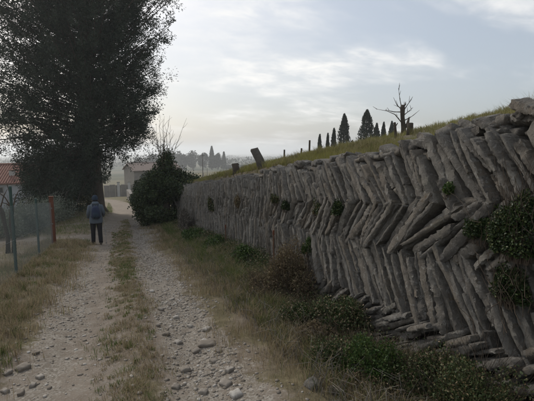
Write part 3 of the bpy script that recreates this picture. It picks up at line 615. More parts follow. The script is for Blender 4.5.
# ------------------------------------------------------------------ big old conifer on the left
def big_conifer():
    rnd = np.random.default_rng(3); base = gz(-1.35, 30.0); o = thing('conifer_tree', 'huge dark shaggy conifer towering over the track on the left', 'tree', base)
    top = 23.5; mb = MB(); mb.tube([(0, 0, -.3), (0, 0, .15), (.05, 0, 1.2), (.0, .05, 4), (-.1, 0, 9), (0, 0, 16), (.05, 0, top - .6)], [.85, .62, .50, .45, .36, .22, .05], 14); mb.build('trunk', M_BARK, o, True)
    def rmax(h, az):
        left = (1 - math.cos(az)) / 2               # 1 on the left (-x) side
        rl = np.interp(h, [0, 2.6, 5, 9, 11, 16, 20, 23.5], [4.4, 5.4, 6.6, 6.3, 4.9, 4.7, 3.4, .5]); rr = np.interp(h, [0, 2.6, 5, 9, 16, 20, 23.5], [3.2, 3.9, 4.5, 4.7, 4.4, 3.2, .5])
        r = rr + (rl - rr) * left
        return r * (1 + .10 * math.sin(3 * az + h * .9) + .09 * math.sin(h * 2.3 + az * 5))
    lb = MB(); SP = []; SD = []; SS = []
    for k in range(470):
        h = 1.9 + (top - 5.4) * (k / 470) ** 1.25 + rnd.uniform(-.3, .3); az = k * 2.39996 + rnd.uniform(-.4, .4); ca, sa = math.cos(az), math.sin(az); rm = rmax(h, az) * rnd.uniform(.62, 1.08)
        right = max(0.0, ca)
        if h < 4.4 and ca < -.4: rm = min(rm, 4.4)
        if h < 2.6 + 1.9 * right and right > .1: continue
        rise = np.interp(h, [0, 5, 10, 23], [.0, .55, 1.0, 1.5]) * rm * .75; droop = np.interp(h, [0, 3, 7, 14, 23], [.62, .50, .16, .05, 0]) * rm * (1 - .75 * right)
        pts = [np.array([0, 0, h]) + np.array([ca * rm * t, sa * rm * t, rise * t ** 1.3 - droop * t ** 2]) for t in np.linspace(0, 1, 6)]
        lb.tube(pts, [.075 * (1 - .18 * j) * min(1, rm / 4) + .006 for j in range(6)], 5, False)
        ns = int(4 + rm * 1.9)
        for j in range(ns):
            t = 1 - .78 * (j / ns) ** 1.25; p = np.array([np.interp(t, np.linspace(0, 1, 6), [q[i] for q in pts]) for i in range(3)])
            p = p + np.array([-sa, ca, 0]) * rnd.normal() * .34 * (1.15 - .4 * t) * rm * .28 + np.array([0, 0, rnd.normal() * .55])
            SP.append(p); SD.append([ca * .7, sa * .7, .45 + rnd.normal() * .5]); SS.append(rnd.uniform(.28, .60) * (1.0 if t < .85 else .85))
    for k in range(1500):                           # side sprays that close the crown
        h = 2.8 + (top - 3.4) * rnd.random(); az = rnd.uniform(0, 6.28); ca, sa = math.cos(az), math.sin(az)
        if h < 3.6 + .6 * math.sin(az * 3) and ca > .15: continue
        r = rmax(h, az) * rnd.uniform(.5, .97) * (1 if h < 20 else .8)
        if h < 3.6: r = min(r, 4.3)
        SP.append([ca * r, sa * r, h + .12 * r]); SD.append([ca * .8, sa * .8, rnd.normal() * .4 - .1]); SS.append(rnd.uniform(.4, .75))
    for k in range(330):                            # low hanging skirt on the side away from the track
        az = rnd.uniform(1.75, 4.5); r = rnd.uniform(.9, 4.2); SP.append([math.cos(az) * r, math.sin(az) * r, rnd.uniform(.7, 3.4)]); SD.append([math.cos(az) * .5, math.sin(az) * .5, -.4]); SS.append(rnd.uniform(.35, .65))
    b = lb.build('branches', M_BARK, o, True); b['kind'] = 'stuff'
    keep = rnd.random(len(SP)) < .70; SP = np.array(SP)[keep]; SD = unit(np.array(SD))[keep]; SS = np.array(SS)[keep] * 1.05; m = 95; n = len(SP); w = np.repeat(np.arange(n), m)
    off = unit(rnd.normal(size=(n * m, 3))) * (rnd.random(n * m) ** .5)[:, None] * .72; along = rnd.uniform(-1, 1.25, n * m)
    P = SP[w] + (off * np.array([.85, .85, 1.25]) + SD[w] * along[:, None] * .9) * SS[w][:, None]
    P[:, 2] = np.maximum(P[:, 2], .35 + .3 * rnd.random(len(P)))
    D = SD[w] * .7 + off * .8 + rnd.normal(size=P.shape) * .35 - np.array([0, 0, .12])
    k = ~((P[:, 0] < -4.6) & (P[:, 2] < 2.7 + .4 * np.sin(P[:, 1] * 3))); P, D = P[k], D[k]
    V, T = leaves(P, D, rnd.uniform(.08, .20, len(P)), rnd.uniform(.035, .075, len(P)), rnd); np_mesh('crown', V, T, M_CON, o)
big_conifer()

# ------------------------------------------------------------------ columnar cypresses and dead pruned tree on the terrace
def cypress(px, ptop, pbase, d, wpx, label, seed, cone=.75):
    rnd = np.random.default_rng(300 + seed); a = ray(px, pbase); a = a / (a @ FW); p = EYE + a * d; h = (pbase - ptop) / F_PX * d; w = wpx / F_PX * d / 2
    z = Hs(p[0], p[1]); h += p[2] - z; o = thing('cypress_tree', label, 'tree', (p[0], p[1], z), 'dark cypresses on the skyline')
    mb = MB(); mb.tube([(0, 0, -.2), (0, 0, h * .4), (0, 0, h * .9)], [.16, .12, .03], 6); mb.build('trunk', M_BARK, o)
    n = int(1800 + 700 * w * h / 3); t = rnd.random(n) ** .9; az = rnd.uniform(0, 6.28, n); prof = np.interp(t, [0, .06, .2, .5, .8, .93, 1], [.35, .8, 1, .92, .58, .28, .05])
    r = w * prof * (.55 + .45 * rnd.random(n)) * (1 + .25 * np.sin(az * 3 + t * 14 + seed) * .8 + .16 * rnd.normal(size=n) * .6)
    P = np.stack([np.cos(az) * r, np.sin(az) * r, .25 + t * (h - .25)], 1); D = np.stack([np.cos(az) * .35, np.sin(az) * .35, np.ones(n)], 1) + rnd.normal(size=(n, 3)) * .3
    V, T = leaves(P, D, rnd.uniform(.16, .42, n), rnd.uniform(.07, .15, n), rnd); np_mesh('crown', V, T, M_CYP, o)
for a in [(319.5, 135, 156, 52, 4.5, 'thin cypress, leftmost of the skyline row', 1), (327.5, 134, 156, 52, 4, 'second thin cypress from the left in the skyline row', 2), (333.5, 129, 156, 52, 6, 'slender pointed cypress beside the broad pointed one', 3),
          (343.5, 115, 155, 52, 12.5, 'tall broad pointed cypress, third tallest shape of the skyline row', 4), (352, 141, 153, 58, 3.5, 'tiny far cypress between the two tallest ones', 5),
          (366, 111, 152, 50, 17, 'biggest cypress of the skyline row, broad with round top', 6), (376, 124, 150, 54, 8, 'cypress tucked against the right side of the biggest one', 7), (383, 123, 148, 54, 6, 'cypress of middle height just left of the dead tree', 8), (391, 122, 146, 56, 7, 'pale pointed cypress right behind the dead tree', 9)]: cypress(*a)
def dead_tree():
    p = at_y(403, 138, 10.0); z = Hs(p[0], p[1]); o = thing('pruned_tree', 'dead pruned tree with bare twigs on the grassy bank', 'tree', (p[0], p[1], z)); d = (p - EYE) @ FW; s = d / F_PX
    def q(px, py, dy=0.0): v = at_y(px, py, 10.0 + dy); return (v[0] - p[0], v[1] - p[1], v[2] - z)
    mb = MB(); mb.tube([(q(403.5, 140)[0], 0, -.1), q(403.5, 128), q(402.5, 117), q(402.5, 108), q(403, 105)], [2.9 * s, 2.4 * s, 2.0 * s, 2.4 * s, 1.5 * s], 9); mb.tube([q(404, 128), q(407.5, 124), q(409, 118, .2)], [2.0 * s, 1.6 * s, .9 * s], 6); mb.build('trunk', M_BARK, o, True)
    for pts in [[(402, 109), (400, 100), (398.5, 88)], [(402, 110), (397, 105), (395, 101)], [(404, 110), (408, 104), (411.5, 99.5)], [(404, 115), (409, 111), (412.5, 108)], [(405, 120), (410, 117.5), (414, 115)], [(402, 123), (395, 114.5), (387, 111), (376, 109)], [(401, 112), (394, 112), (385, 110)], [(403, 108), (406, 104), (405, 102)]]:
        mb = MB(); P = [np.array(q(a, b, random.uniform(-.25, .25) * i)) for i, (a, b) in enumerate(pts)]; mb.tube(P, [(1.0 - .75 * i / (len(P) - 1)) * s * .55 for i in range(len(P))], 5)
        for j in range(4):
            k0 = random.randrange(len(P) - 1); q0 = P[k0] + (P[k0 + 1] - P[k0]) * random.uniform(.3, .9); dv = (P[-1] - P[0]) / np.linalg.norm(P[-1] - P[0]) + np.array([random.uniform(-.9, .9), random.uniform(-.9, .9), random.uniform(-.1, .9)]); mb.tube([q0, q0 + dv * s * random.uniform(2, 4.5)], [s * .28, s * .12], 4)
        mb.build('branch', M_TWIG, o)
dead_tree()
def stump(px, py0, py1, X, r, name, label, cat, lean=0, mat=None, side=None):
    b = at_x(px, py0, X); z = Hs(b[0], b[1]); s = (b - EYE) @ FW / F_PX; o = thing(name, label, cat, (b[0], b[1], z)); h = (py0 - py1) * s; L = RT * lean * s
    mb = MB(); mb.tube([(0, 0, -.1), tuple(L * .35 + np.array([0, 0, h * .4])), tuple(L + np.array([0, 0, h * .96])), tuple(L * 1.02 + np.array([0, 0, h]))], [r * s * 1.12, r * s, r * s * .95, r * s * .7], 9); mb.build('trunk', mat or M_BARK, o, True); 
    if side:
        mb = MB(); mb.tube([tuple(L * .7 + np.array([0, 0, h * .7])), tuple(L * .7 + RT * side * s + np.array([0, 0, h * .95]))], [r * s * .5, r * s * .35], 6); mb.build('branch_stub', mat or M_BARK, o)
    return o
stump(263, 171, 151, 3.15, 4.4, 'tree_stump', 'leaning grey tree stump on top of the far wall', 'stump', -9, m_plain('weathered_wood', (.105, .095, .082), .95, .45, 14, .1, .9), -4)
stump(237, 176, 165, 3.1, 3.6, 'tree_stump', 'short dark stump on the wall left of the leaning one', 'stump', -2, None, 3)
stump(396, 139, 123, 5.6, 1.3, 'tree_stump', 'thin crooked stump just left of the dead pruned tree', 'stump', -2, None, 2.5)
stump(409.5, 138, 126, 6.1, 3.2, 'tree_stump', 'square cut stump touching the right of the dead pruned tree', 'stump', 0)

# ------------------------------------------------------------------ wire fence on the left
M_GPOST = m_plain('green_post', (.030, .065, .055), .6, .3, 12, .4); M_RUST = m_plain('orange_paint', (.125, .045, .024), .75, .4, 9, .3, .4); M_WIRE = m_plain('wire', (.13, .15, .145), .5, .2, 4, .5)
fence = thing('wire_fence', 'green chain link fence with slim posts along the left edge', 'fence', gz(-2.0, 9))
fpost = [(-1.82, 4.3), (-1.84, 6.3), (-1.86, 8.7), (-1.92, 11.5), (-1.95, 14.0)]
F0 = np.array(fence.location)
def rel(x, y, z): return (x - F0[0], y - F0[1], z - F0[2])
for (x, y), hh in zip(fpost[:4], (1.72, 1.72, 1.72, 1.48)):
    z = Hs(x, y); mb = MB(); mb.tube([rel(x, y, z - .2), rel(x + .01, y, z + hh)], .027, 8); mb.tube([rel(x + .01, y, z + hh), rel(x + .01, y, z + hh + .03)], [.033, .02], 8); mb.build('post', M_GPOST, fence)
for k in range(4):
    (xa, ya), (xb, yb) = fpost[k], fpost[k + 1]; mb = MB(); L = yb - ya; hm = 1.32; p = .062; za, zb = Hs(xa, ya) + .04, Hs(xb, yb) + .04
    def P(u, h): t = u / L; return rel(xa + (xb - xa) * t + .03, ya + u, za + (zb - za) * t + h)
    for sgn in (1, -1):
        u = -hm if sgn > 0 else 0.0
        while u < (L if sgn > 0 else L + hm):
            u0, u1 = (u, u + hm) if sgn > 0 else (u, u - hm); t0, t1 = 0.0, 1.0
            for (e, s_) in ((0, 1), (L, -1)):
                du = u1 - u0; tt = (e - u0) / du
                if (u0 - e) * s_ < 0: t0 = max(t0, tt)
                if (u1 - e) * s_ < 0: t1 = min(t1, tt)
            if t1 > t0 + .01: mb.tube([P(u0 + (u1 - u0) * t0, hm * t0), P(u0 + (u1 - u0) * t1, hm * t1)], .0014, 3, False)
            u += p
    m = mb.build('chain_link_panel', M_WIRE, fence)
    for hw in (.02, .68, hm + .01):
        mb = MB(); mb.tube([P(j * L / 4, hw) for j in range(5)], .0032, 4); mb.build('tension_wire', M_WIRE, fence)
op = gz(-1.92, 14.15); o = thing('fence_post', 'rusty orange post at the far end of the wire fence', 'post', op)
mb = MB(); mb.box((-.06, -.06, -.2), (.06, .06, 1.55)); pb = mb.build('post_body', M_RUST, o); bv = pb.modifiers.new('bevel', 'BEVEL'); bv.width = .012
mb = MB(); mb.box((-.066, -.066, 1.55), (.066, .066, 1.575)); mb.build('post_cap', M_RUST, o); mb = MB(); mb.tube([(.0, -.075, 1.2), (.0, -.05, 1.2)], .02, 8); mb.build('bolt', M_WIRE, o); mb = MB(); mb.tube([(.0, -.075, .7), (.0, -.05, .7)], .02, 8); mb.build('bolt', M_WIRE, o)
# rusty stakes in front of the wall
for px, y0, y1, lab in [(274, 262, 232, 'thin rusty iron stake standing against the wall above the brown bush'), (226, 268, 226, 'thin dark iron stake standing against the far wall')]:
    p = at_x(px, y0, 2.5); z = Hs(p[0], p[1]); t = at_x(px - .5, y1, 2.5); o = thing('iron_stake', lab, 'stake', (p[0], p[1], z)); mb = MB(); mb.tube([(0, 0, -.1), (t[0] - p[0], t[1] - p[1], t[2] - z)], .013, 6); mb.build('rod', m_plain('rusty_iron', (.13, .075, .05), .9, .4, 14, .2), o)
    mb = MB(); tt = np.array([t[0] - p[0], t[1] - p[1], t[2] - z]); mb.tube([tuple(tt - [0, 0, .05]), tuple(tt + [0, 0, .03])], [.02, .016], 6); mb.build('tip', M_RUST, o)

# ------------------------------------------------------------------ olive shrubs, vine stumps and house on the left
for k, (px, Yv, rx, rz, lab) in enumerate([(-8, 17.5, 1.3, 1.3, 'grey green olive bush at the left edge, behind the vine stumps'), (22, 19.0, 1.2, 1.35, 'grey green olive bush under the gable of the pale house'), (36, 22.5, 1.4, 1.55, 'tall olive bush in the middle of the hedge behind the fence'), (54, 25.0, 1.5, 1.55, 'olive bush behind the orange post'), (72, 28.0, 1.5, 1.6, 'darker olive bush under the conifer next to the trunk'), (8, 24.0, 1.5, 1.5, 'olive bush in front of the pale house wall')]):
    p = at_y(px, 220, Yv); bush('olive_bush', lab, 'bush', gz(p[0], Yv), (rx, rx, rz), 5200, .11, .032, M_OLIVE if k != 4 else M_BRAM, M_GTWIG, 'olive hedge behind the fence', lumps=26, twigs=24, up=.5, twig_r=.014, seed=40 + k, lumpsize=.38, shell=.2)
for px, lab, ln in [(5.5, 'gnarled dark vine stump at the far left edge', -.10), (11.5, 'gnarled vine stump beside the first fence post', .05)]:
    p = at_y(px, 225, 12.6); z = Hs(p[0], 12.6); o = thing('vine_stump', lab, 'vine', (p[0], 12.6, z)); mb = MB(); mb.tube([(0, 0, -.1), (.03, 0, .4), (-.02, .02, .8), (ln * .5, 0, 1.15), (ln, 0, 1.28)], [.07, .05, .045, .06, .05], 7); mb.build('trunk', M_BARK, o, True)
    mb = MB()
    for a, b in ((-.32, .5), (.2, .55), (-.1, .75), (-.25, .2)): mb.tube([(ln, 0, 1.22), (ln + a * .5, .05, 1.25 + b * .6), (ln + a, .05, 1.22 + b)], [.022, .015, .006], 5)
    t = mb.build('canes', M_TWIG, o); t['kind'] = 'stuff'
M_PLAS = m_plain('grey_plaster', (.36, .38, .41), .9, .12, 1.2, .2, .1); M_TILE = m_plain('roof_tile', (.21, .105, .078), .9, .35, 3, .2); M_GLASS = m_plain('window_glass', (.03, .035, .04), .12, .2, 2, .5); M_FRAME = m_plain('window_frame', (.30, .29, .28), .7, .1, 3); M_CHIM = m_plain('pale_render', (.40, .39, .37), .9, .1, 3)
def house(name, label, loc, rz, w, dpt, h, rise, wallmat, roofmat, wins, over=.3, door=None):
    o = thing(name, label, 'house', loc, rz=rz); mb = MB()
    v = [(-w / 2, 0, -1), (w / 2, 0, -1), (w / 2, dpt, -1), (-w / 2, dpt, -1), (-w / 2, 0, h), (w / 2, 0, h), (w / 2, dpt, h), (-w / 2, dpt, h), (-w / 2, dpt / 2, h + rise), (w / 2, dpt / 2, h + rise)]
    mb.add(v, [(0, 1, 5, 4), (2, 3, 7, 6), (1, 2, 6, 9, 5), (3, 0, 4, 8, 7)]); mb.build('wall', wallmat, o)
    rf = None; s = rise / (dpt / 2); sl = math.atan(s); Ls = math.hypot(dpt / 2 + over, rise * (1 + over / (dpt / 2)))
    for sd in (0, 1):
        mb = MB(); M = Matrix.Translation((0, dpt / 2, h + rise + .02)) @ Matrix.Rotation(math.pi * sd, 4, 'Z') @ Matrix.Rotation(sl, 4, 'X')
        mb.box((-w / 2 - over, -Ls, 0), (w / 2 + over, 0, .10), M)
        n = int((w + 2 * over) / .22)
        for k in range(n):
            xk = -w / 2 - over + .11 + k * .22; mb.tube([M @ Vector((xk, -Ls - .03, .10)), M @ Vector((xk, -.02, .10))], .075, 6)
        rp = mb.build('roof', roofmat, o); rf = rf or rp
    mb = MB(); mb.tube([(-w / 2 - over, dpt / 2, h + rise + .16), (w / 2 + over, dpt / 2, h + rise + .16)], .13, 7); mb.build('ridge', roofmat, rf)
    for (x, z, ww, wh) in wins:
        mb = MB(); 
        for (a, b, c_, d_) in ((x - ww / 2 - .06, z - .06, x - ww / 2, z + wh + .06), (x + ww / 2, z - .06, x + ww / 2 + .06, z + wh + .06), (x - ww / 2, z + wh, x + ww / 2, z + wh + .06), (x - ww / 2, z - .06, x + ww / 2, z)): mb.box((a, -.05, b), (c_, .05, d_))
        wo_ = mb.build('window', M_FRAME, o); mb = MB(); mb.box((x - ww / 2, -.015, z), (x + ww / 2, .03, z + wh)); mb.build('pane', M_GLASS, wo_); mb = MB(); mb.box((x - ww / 2 - .1, -.12, z - .12), (x + ww / 2 + .1, -.002, z - .062)); mb.build('sill', M_CHIM, wo_)
    return o, rf
p = at_y(10, 200, 44.0); hz = Hs(p[0], 44)
ho, rf = house('house', 'pale grey house with red tiled roof behind the olive bushes', (p[0] - 1.9, 44, hz), R(-4), 9.0, 7.0, 1.6 - 24 / F_PX * 44 * 1.08 - hz - .25, 1.5, M_PLAS, M_TILE, [(1.15, 2.05, .55, .5), (3.75, .7, .6, .8), (-2.4, 2.0, .6, .6)])
hh = 1.6 - 24 / F_PX * 44 * 1.08 - hz - .25
mb = MB(); mb.box((1.7, 1.1, hh + .2), (2.15, 1.55, hh + 1.15)); ch = mb.build('chimney', M_CHIM, rf); mb = MB(); mb.box((1.62, 1.02, hh + 1.153), (2.23, 1.63, hh + 1.23)); mb.build('chimney_cap', M_TILE, rf)
M_RUB = m_plain('pale_rubble_wall', (.19, .175, .155), .95, .35, 1.6, .1, .6)
p = at_y(146, 190, 82.0); house('farmhouse', 'pale stone farmhouse at the end of the track behind the ivy', (p[0] + 2.5, 82, Hs(p[0], 82)), R(12), 9.5, 8, 4.6, 1.3, M_RUB, m_plain('grey_roof_tile', (.20, .16, .14), .95, .3, 3), [(-3.2, 2.9, .7, 1.0), (-1.0, 2.9, .7, 1.0), (-2.2, .7, .8, 1.1)])
# boundary wall with pillars in front of the farmhouse
p0 = at_y(104, 190, 76.0); o = thing('boundary_wall', 'low pale boundary wall with gate pillars where the track bends away', 'wall', (p0[0], 76, Hs(p0[0], 76)))
for k in range(6):
    mb = MB(); x0 = k * .95; mb.box((x0, -.2, -1.2), (x0 + .93, .2, 2.1 + .12 * (k % 2))); mb.build('wall_section', M_RUB, o)
for xk in (2.2, 4.0):
    mb = MB(); mb.box((xk, -.4, -1.2), (xk + .45, -.203, 2.6)); pl = mb.build('pillar', M_CHIM, o); mb = MB(); mb.box((xk - .06, -.46, 2.603), (xk + .51, -.15, 2.7)); mb.build('pillar_cap', M_RUB, pl)
# track side wall, right hand beyond the ivy
p0 = at_y(131, 195, 58.0); o = thing('garden_wall', 'short pale rubble wall right of the bend before the farmhouse', 'wall', (p0[0], 56, Hs(p0[0], 56)))
for k in range(5): mb = MB(); mb.box((-.25, k * 3.0, -.9 - .22 * k), (.25, k * 3.0 + 2.97, 1.2 - .2 * k + .1 * (k % 2))); mb.build('wall_section', M_RUB, o)

# ------------------------------------------------------------------ vineyard posts, far trees, far woodland
M_POST = m_plain('grey_post', (.16, .15, .14), .9, .2, 4)
def vpost(px, Yv, h, lab='thin grey vineyard post in the field beyond the wall'):
    p = at_y(px, 172, Yv); o = thing('vineyard_post', lab, 'post', gz(p[0], Yv), 'vineyard posts beyond the wall'); mb = MB(); mb.tube([(0, 0, -.2), (.01, 0, h)], .04, 5); mb.build('pole', M_POST, o); mb = MB(); mb.tube([(0, -.03, h * .85), (0, .03, h * .85)], .012, 4); mb.build('wire_hook', M_POST, o)
for k in range(17): vpost(194 + k * 4.6 + random.uniform(-1.3, 1.3), 46 + 8 * (k % 4) + random.uniform(-2, 2), random.uniform(1.3, 1.8))
p = at_y(203, 185, 60); o = thing('utility_pole', 'tall thin utility pole in the field, left of the stumps', 'pole', gz(p[0], 60)); mb = MB(); hp = (1.6 - 4 / F_PX * 60) - Hs(p[0], 60); mb.tube([(0, 0, -.3), (0, 0, hp)], [.07, .05], 7); mb.build('shaft', M_POST, o); mb = MB(); mb.box((-.35, -.03, hp - .25), (.35, .03, hp - .18)); mb.build('crossarm', M_POST, o)
for px, Yv in ((301, 'middle'), (309, 'right-hand'), (284, 'left-hand')):
    p = at_x(px, 166, 4.4); o = thing('bank_stake', Yv + ' one of three small stakes on the bank right of the leaning stump', 'stake', gz(4.4, p[1]), 'stakes on the bank'); mb = MB(); mb.tube([(0, 0, -.1), (.01, 0, random.uniform(.25, .4))], .022, 6); mb.build('shaft', M_TWIG, o); 
def far_tree(px, ptop, pbase, d, wpx, label, seed, conif=False):
    rnd = np.random.default_rng(500 + seed); a = ray(px, pbase); a = a / (a @ FW); p = EYE + a * d; z = Hs(p[0], p[1]); h = (pbase - ptop) / F_PX * d + max(0, p[2] - z); w = wpx / F_PX * d / 2
    o = thing('far_tree', label, 'tree', (p[0], p[1], z), 'hazy trees on the plain'); mb = MB(); mb.tube([(0, 0, -1), (0, 0, h * .75)], [.5, .15], 6); mb.build('trunk', M_BARK, o); n = 2600
    if conif: t = rnd.random(n); r = w * (1 - t) ** .8 * rnd.uniform(.3, 1, n) + .2; az = rnd.uniform(0, 6.28, n); P = np.stack([np.cos(az) * r, np.sin(az) * r, h * (.08 + .92 * t)], 1)
    else: cen = ell(16, rnd, .4) * [w * .75, w * .75, h * .34] + [0, 0, h * .52]; k = rnd.integers(0, 16, n); P = cen[k] + ell(n, rnd, .3) * [w * .42, w * .42, h * .2]
    V, T = leaves(P, rnd.normal(size=(n, 3)), rnd.uniform(.5, 1.3, n), rnd.uniform(.4, .9, n), rnd); np_mesh('crown', V, T, M_WOOD, o)
for a in [(141, 158, 172, 260, 16, 'hazy round tree far off, above the farmhouse roof', 1), (183, 149, 168, 300, 14, 'hazy broad tree right of the ivy covered tree', 2), (193, 149, 168, 310, 13, 'hazy round tree, second from the ivy covered tree', 3), (203, 151, 168, 300, 11, 'hazy tree behind the utility pole', 4), (212, 146.5, 168, 290, 9, 'hazy pointed conifer, highest of the far trees', 5, True), (218, 152, 168, 300, 9, 'hazy tree just right of the far pointed conifer', 6), (224, 152, 168, 295, 6, 'hazy slim tree ending the far group on its right', 7, True), (174, 151, 168, 320, 14, 'hazy tree half hidden by the ivy covered tree', 8), (152, 153, 170, 290, 18, 'hazy dark tree between conifer and ivy covered tree', 9)]: far_tree(*a)
def woodland():
    rnd = np.random.default_rng(9); Ps = []
    for k in range(420):
        d = 380 + 2600 * rnd.random() ** 1.6; px = rnd.uniform(-60, 460); a = ray(px, 150); a = a / (a @ FW); p = EYE + a * d; 
        w = rnd.uniform(4, 9) * (1 + d / 1500); h = rnd.uniform(5, 10); z = Hs(p[0], p[1]); n = 90
        Ps.append(np.array([p[0], p[1], z + h * .4]) + ell(n, rnd, .3) * [w, w, h * .55])
    for k in range(260):                              # hedge line beyond the vineyard
        px = 225 + 110 * rnd.random(); a = ray(px, 165); a = a / (a @ FW); p = EYE + a * (330 + rnd.uniform(-4, 4)); z = Hs(p[0], p[1]); Ps.append(np.array([p[0], p[1], z + 1.2]) + ell(40, rnd, .3) * [1.6, 1.6, 1.6])
    P = np.concatenate(Ps); V, T = leaves(P, rnd.normal(size=P.shape), 1.9 + 0 * P[:, 0], 1.5 + 0 * P[:, 0], rnd); o = np_mesh('distant_woodland', V, T, M_WOOD); o['kind'] = 'stuff'; tag(o, 'blue hazy woodland and hedges far across the plain', 'woodland')
woodland()

# ------------------------------------------------------------------ person walking away
M_JACK = m_plain('jacket_cloth', (.095, .115, .138), .85, .25, 7, .2, .4); M_TROU = m_plain('trouser_cloth', (.018, .018, .021), .9, .3, 7, .2); M_HAT = m_plain('knit_hat', (.030, .045, .065), .95, .3, 20, .1); M_SKIN = m_plain('skin', (.42, .26, .19), .6, .1, 4, .3); M_PACK = m_plain('pack_cloth', (.030, .040, .075), .8, .3, 9, .25); M_BOOT = m_plain('boot_leather', (.09, .08, .07), .8, .3, 9, .2); M_METAL = m_plain('pole_metal', (.35, .35, .35), .35, .1, 5, .5)
pp = gz(-.67, 14.6); per = thing('person', 'person in blue grey jacket, dark trousers and dark hat walking away', 'person', pp, rz=R(4))
sk = [('pelvis', (0, 0, .90), .12), ('waist', (0, -.005, 1.05), .11), ('chest', (0, 0, 1.24), .13), ('neck0', (0, .01, 1.40), .055), ('neck1', (0, .02, 1.45), .052), ('head0', (0, .035, 1.52), .080), ('head1', (0, .03, 1.60), .075),
      ('shL', (-.16, 0, 1.34), .055), ('elL', (-.235, -.05, 1.10), .040), ('wrL', (-.23, .10, .93), .028), ('haL', (-.225, .15, .90), .030), ('shR', (.16, 0, 1.34), .055), ('elR', (.24, -.05, 1.10), .040), ('wrR', (.25, .13, .98), .028), ('haR', (.25, .19, .97), .030),
      ('hpL', (-.09, 0, .84), .085), ('knL', (-.105, .045, .47), .058), ('anL', (-.115, .02, .09), .040), ('toL', (-.125, .14, .035), .035), ('hpR', (.09, 0, .84), .085), ('knR', (.105, .01, .47), .058), ('anR', (.115, -.10, .10), .040), ('toR', (.13, .02, .035), .035)]
ix = {n: i for i, (n, _, _) in enumerate(sk)}
ed = [('pelvis', 'waist'), ('waist', 'chest'), ('chest', 'neck0'), ('neck0', 'neck1'), ('neck1', 'head0'), ('head0', 'head1'), ('chest', 'shL'), ('shL', 'elL'), ('elL', 'wrL'), ('wrL', 'haL'), ('chest', 'shR'), ('shR', 'elR'), ('elR', 'wrR'), ('wrR', 'haR'), ('pelvis', 'hpL'), ('hpL', 'knL'), ('knL', 'anL'), ('anL', 'toL'), ('pelvis', 'hpR'), ('hpR', 'knR'), ('knR', 'anR'), ('anR', 'toR')]
me = bpy.data.meshes.new('body'); me.from_pydata([p for _, p, _ in sk], [(ix[a], ix[b]) for a, b in ed], []); me.materials.append(M_SKIN); body = link('body', me, per)
sm = body.modifiers.new('skin', 'SKIN'); sm.use_smooth_shade = True
if not me.skin_vertices: me.skin_vertices.new() if hasattr(me.skin_vertices, 'new') else None
for i, (_, _, r) in enumerate(sk): me.skin_vertices[0].data[i].radius = (r, r); me.skin_vertices[0].data[i].use_root = (i == 0)
body.modifiers.new('sub', 'SUBSURF').render_levels = 2
J = lambda n: np.array(sk[ix[n]][1])
mb = MB()                                           # jacket: trunk, hood roll and two sleeves
mb.loft([(0, 0, .735, .205, .150), (0, 0, .75, .212, .158), (0, 0, .86, .215, .160), (0, -.005, 1.0, .205, .150), (0, -.01, 1.14, .208, .150), (0, -.01, 1.26, .212, .148), (0, -.005, 1.34, .195, .130), (0, 0, 1.39, .145, .105), (0, .01, 1.43, .085, .085), (0, .015, 1.47, .075, .08)], 20)
mb.loft([(0, -.05, 1.37, .12, .085), (0, -.065, 1.41, .125, .085), (0, -.06, 1.46, .11, .075), (0, -.03, 1.49, .075, .05)], 14)
for s in 'LR':
    a, b, c = J('sh' + s), J('el' + s), J('wr' + s); m1 = a + (b - a) * .5; m2 = b + (c - b) * .5
    mb.tube([a + [0, 0, .03], a + (b - a) * .15, m1, b, m2, c, c + (c - b) * .04], [.068, .078, .070, .064, .057, .050, .044], 12)
jk = mb.build('jacket', M_JACK, per, True); jk.modifiers.new('sub', 'SUBSURF').render_levels = 1
mb = MB()
for s in 'LR':
    a, b, c = J('hp' + s), J('kn' + s), J('an' + s); mb.tube([a + [0, 0, .06], a, a + (b - a) * .5, b, b + (c - b) * .5, c + [0, 0, .03], c + [0, 0, -.02]], [.10, .105, .090, .074, .070, .066, .064], 12)
mb.loft([(0, 0, .76, .17, .125), (0, 0, .85, .185, .135), (0, 0, .95, .18, .13)], 16); mb.build('trousers', M_TROU, per, True)
for s in 'LR':
    c, t = J('an' + s), J('to' + s); mb = MB(); d = (t - c); d[2] = 0; d = d / np.linalg.norm(d); g = -.0 
    mb.tube([c - d * .055 + [0, 0, -.035], c + [0, 0, -.045], c + d * .10 + [0, 0, -.055], c + d * .175 + [0, 0, -.06]], [.036, .046, .044, .026], 10); mb.build('boot', M_BOOT, per, True)
mb = MB(); mb.loft([(0, .03, 1.535, .098, .108), (0, .03, 1.55, .102, .112), (0, .03, 1.60, .099, .109), (0, .025, 1.65, .082, .092), (0, .02, 1.685, .050, .056), (0, .02, 1.697, .015, .018)], 16); mb.build('hat', M_HAT, per, True)
mb = MB(); mb.loft([(0, .022, 1.47, .072, .070), (0, .018, 1.50, .090, .088), (0, .022, 1.545, .094, .098)], 14); mb.build('hair', M_TROU, per, True)
for sx in (-1, 1):
    mb = MB(); mb.loft([(sx * .082, .035, 1.50, .012, .02), (sx * .086, .035, 1.53, .014, .022)], 6); mb.build('ear', M_SKIN, per, True)
    mb = MB(); mb.tube([(sx * .03, .098, 1.545), (sx * .03, .112, 1.545)], [.010, .006], 6); mb.build('eye', M_TROU, per)
mb = MB(); mb.tube([(0, .105, 1.545), (0, .135, 1.515), (0, .11, 1.505)], [.010, .014, .012], 6); mb.build('nose', M_SKIN, per, True)
mb = MB(); mb.tube([(-.02, .100, 1.48), (.0, .108, 1.478), (.02, .100, 1.48)], .004, 5); mb.build('mouth', m_plain('lips', (.35, .15, .12)), per)
